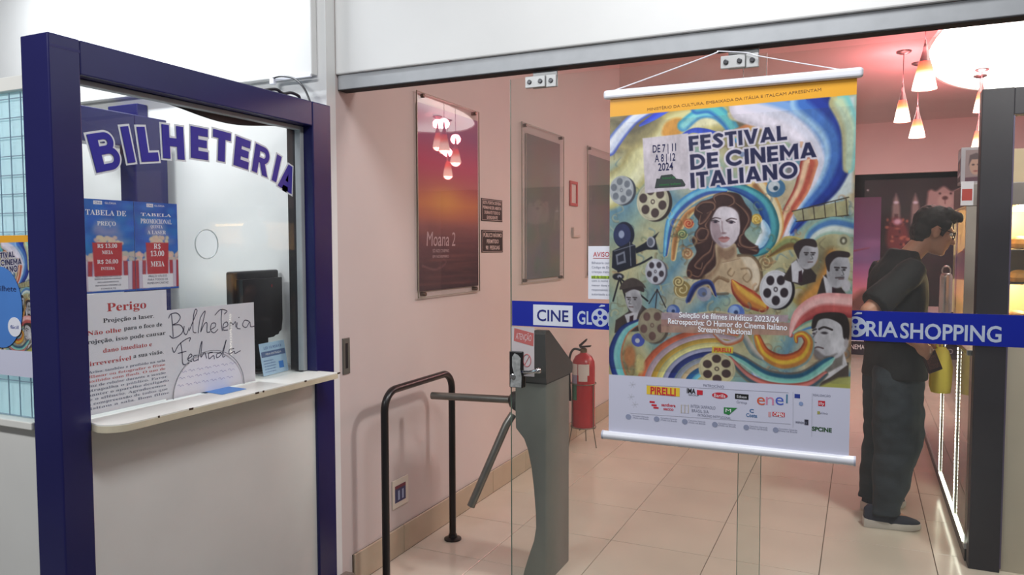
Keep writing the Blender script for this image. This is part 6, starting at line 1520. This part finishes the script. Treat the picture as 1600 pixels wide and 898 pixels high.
b = MB()
b.rings([ringz(*r) for r in ((.80, -.01, 0, .142, .185), (.88, -.005, 0, .140, .182), (.96, 0, 0, .132, .172), (1.0, 0, 0, .125, .165))])
for sgn, hp, kn, an in ((-1, hpR, knR, anR), (1, hpL, knL, anL)):
    def lr(z, rf, rl, off=0.0):
        c = hp.lerp(kn, (.90 - z) / .41) if z > .49 else kn.lerp(an, (.49 - z) / .405)
        return [c + MF * (off + rf * math.cos(2 * PI * k / 20)) + ML * (rl * math.sin(2 * PI * k / 20)) + Vector((0, 0, z - c.z)) for k in range(20)]
    b.rings([lr(.86, .120, .095), lr(.76, .132, .100), lr(.62, .134, .098, .012), (lr(.50, .130, .092, .020)), lr(.42, .122, .088, .018), lr(.32, .108, .082, .012), lr(.22, .092, .075, .006), lr(.15, .082, .068), lr(.11, .076, .064), lr(.072, .080, .067)])
sculpt(b, .011, 'jeans', M_jean, man, it=3, fold=(.011, 8, 1.5))

# hair: skull cap, fuller on top with a short quiff, short at the sides and neck
b = MB()
b.ball(Hm(-.022, 0, .048), (.100, .083, .092), RH).ball(Hm(-.060, 0, -.012), (.060, .074, .066), RH).ball(Hm(-.062, 0, -.060), (.040, .058, .040), RH).ball(Hm(.012, 0, .092), (.088, .070, .048), RH)
b.capsule(Hm(.020, -.035, .106), Hm(.086, -.022, .100), .036, .028).capsule(Hm(.020, .035, .106), Hm(.088, .020, .100), .036, .028).capsule(Hm(.060, 0, .106), Hm(.104, .004, .094), .032, .017)
for s in (-1, 1): b.capsule(Hm(.036, .066 * s, .050), Hm(.022, .071 * s, -.012), .020, .010)
sculpt(b, .0075, 'hair', M_hair, man, it=1, fold=(.006, 42, .7))
# glasses and eyes
g = MB()
for s in (-1, 1):
    g.tube([Hm(.098 - .010 * abs(math.cos(a)) * (1 if math.cos(a) * s > 0 else .2), .033 * s + .025 * math.cos(a), .004 + .019 * math.sin(a)) for a in np.linspace(0, 2 * PI, 25)], .0026, 6, cap=False)
    g.tube([Hm(.088, .058 * s, .010), Hm(.05, .075 * s, .012), Hm(-.005, .080 * s, .012), Hm(-.022, .080 * s, -.006)], .0026, 6)
g.tube([Hm(.102, -.009, .008), Hm(.105, 0, .011), Hm(.102, .009, .008)], .0022, 6)
g.build('glasses', M_black, man)
for s in (-1, 1):
    e = MB().ball(Hm(.0735, .032 * s, .003), .0125).build('eye', mat('eye_white', (214, 208, 202), .3), man)
    MB().ball(Hm(.0825, .032 * s, .000), (.004, .0055, .0055), RH).build('iris', M_black, e)

# sneakers
def shoe(heel, yaw, name):
    F, L = Vector((math.cos(yaw), math.sin(yaw), 0)), Vector((-math.sin(yaw), math.cos(yaw), 0))
    S = lambda a, l, z: Vector(heel) + F * a + L * l + Vector((0, 0, z))
    def outline(k):
        pts = []
        for a, w in ((0, .030), (.02, .039), (.07, .041), (.13, .041), (.19, .049), (.235, .046), (.268, .030), (.280, .010)): pts.append((a, w * k))
        return [(a, w) for a, w in pts] + [(a, -w) for a, w in pts[::-1]]
    R = []
    for z, k in ((.0008, .95), (.010, 1.0), (.030, 1.0), (.036, .97)):
        R.append([S(a, l, z + (.012 * ((a - .2) / .08) ** 2 if a > .2 and z < .02 else 0) + (.010 * (1 - a / .1) if z > .02 and a < .1 else 0)) for a, l in outline(k)])
    sole = MB().rings(R).build('sole', mat('sole_white', (196, 190, 184), .6), man)
    up = MB(); rg = []
    for a, w, h in ((.004, .024, .098), (.022, .035, .118), (.06, .038, .122), (.10, .039, .112), (.14, .042, .094), (.19, .046, .074), (.23, .043, .062), (.262, .030, .052), (.277, .012, .042)):
        rg.append([S(a, w * math.cos(t), .028 + (h - .028) * max(math.sin(t), -.05)) for t in np.linspace(-.1, PI + .1, 13)])
    up.rings(rg)
    u = up.build('shoe_upper', mat('navy_mesh', (34, 36, 52), .75, var=.15, scale=60, bump=.4), man, ang=60)
    lc = MB()
    for a in (.105, .125, .145, .165): lc.tube([S(a, -.024, .104 - (a - .1) * .42), S(a + .004, 0, .113 - (a - .1) * .46), S(a, .024, .104 - (a - .1) * .42)], .0028, 6)
    lc.build('laces', mat('lace_dark', (52, 54, 66), .8), u)
shoe((.036, 4.425, 0), math.radians(9), 'right')
shoe((.040, 4.680, 0), math.radians(41), 'left')

# what he holds
wl = thing('wallet', Pm(.085, -.232, .885), 'dark maroon wallet in the hand of the man', 'wallet')
Mw = Matrix.Translation(Pm(.088, -.228, .905)) @ Matrix.Rotation(MY, 4, 'Z') @ Matrix.Rotation(math.radians(-22), 4, 'Y')
MB().box(-.036, .036, -.008, .008, -.058, .050, .004, Mw).build('leather', mat('maroon_leather', (62, 34, 34), .55, var=.2, scale=40), wl)
MB().box(-.028, .028, -.0095, -.008, -.040, .030, .001, Mw).build('pattern_patch', mat('maroon_patch', (96, 58, 52), .6, var=.4, scale=120), wl)
bg = thing('plastic_bag', (.396, 4.655, .708), 'yellow green plastic bag hanging from the hand of the man beside the counter', 'bag')
M_bag = bpy.data.materials.new('thin_yellow_plastic'); M_bag.use_nodes = True; nt = M_bag.node_tree; nt.nodes.clear()
ou = nt.nodes.new('ShaderNodeOutputMaterial'); df = nt.nodes.new('ShaderNodeBsdfDiffuse'); tl = nt.nodes.new('ShaderNodeBsdfTranslucent'); mx = nt.nodes.new('ShaderNodeMixShader'); mx.inputs['Fac'].default_value = .5
df.inputs['Color'].default_value = (*s2l((240, 226, 112)), 1); tl.inputs['Color'].default_value = (*s2l((240, 230, 116)), 1)
nt.links.new(df.outputs[0], mx.inputs[1]); nt.links.new(tl.outputs[0], mx.inputs[2]); nt.links.new(mx.outputs[0], ou.inputs[0])
b = MB(); rg = []
for z, rx, ry in ((.708, .030, .034), (.712, .046, .054), (.75, .054, .064), (.85, .054, .066), (.91, .046, .054), (.935, .036, .030), (.955, .020, .016)):
    rg.append([Vector((.402 + rx * math.cos(t) * (1 + .05 * math.sin(5 * t + z * 40)), 4.655 + ry * math.sin(t) * (1 + .06 * math.cos(4 * t + z * 30)), z)) for t in np.linspace(0, 2 * PI, 28, endpoint=False)])
b.rings(rg).build('bag_body', M_bag, bg, ang=60)
MB().tube(crom([(.385, 4.65, .948), (.380, 4.655, .975), (.392, 4.665, .992), (.404, 4.66, .975), (.402, 4.655, .948)]), [.006] * 33, 6).build('handles', M_bag, bg)
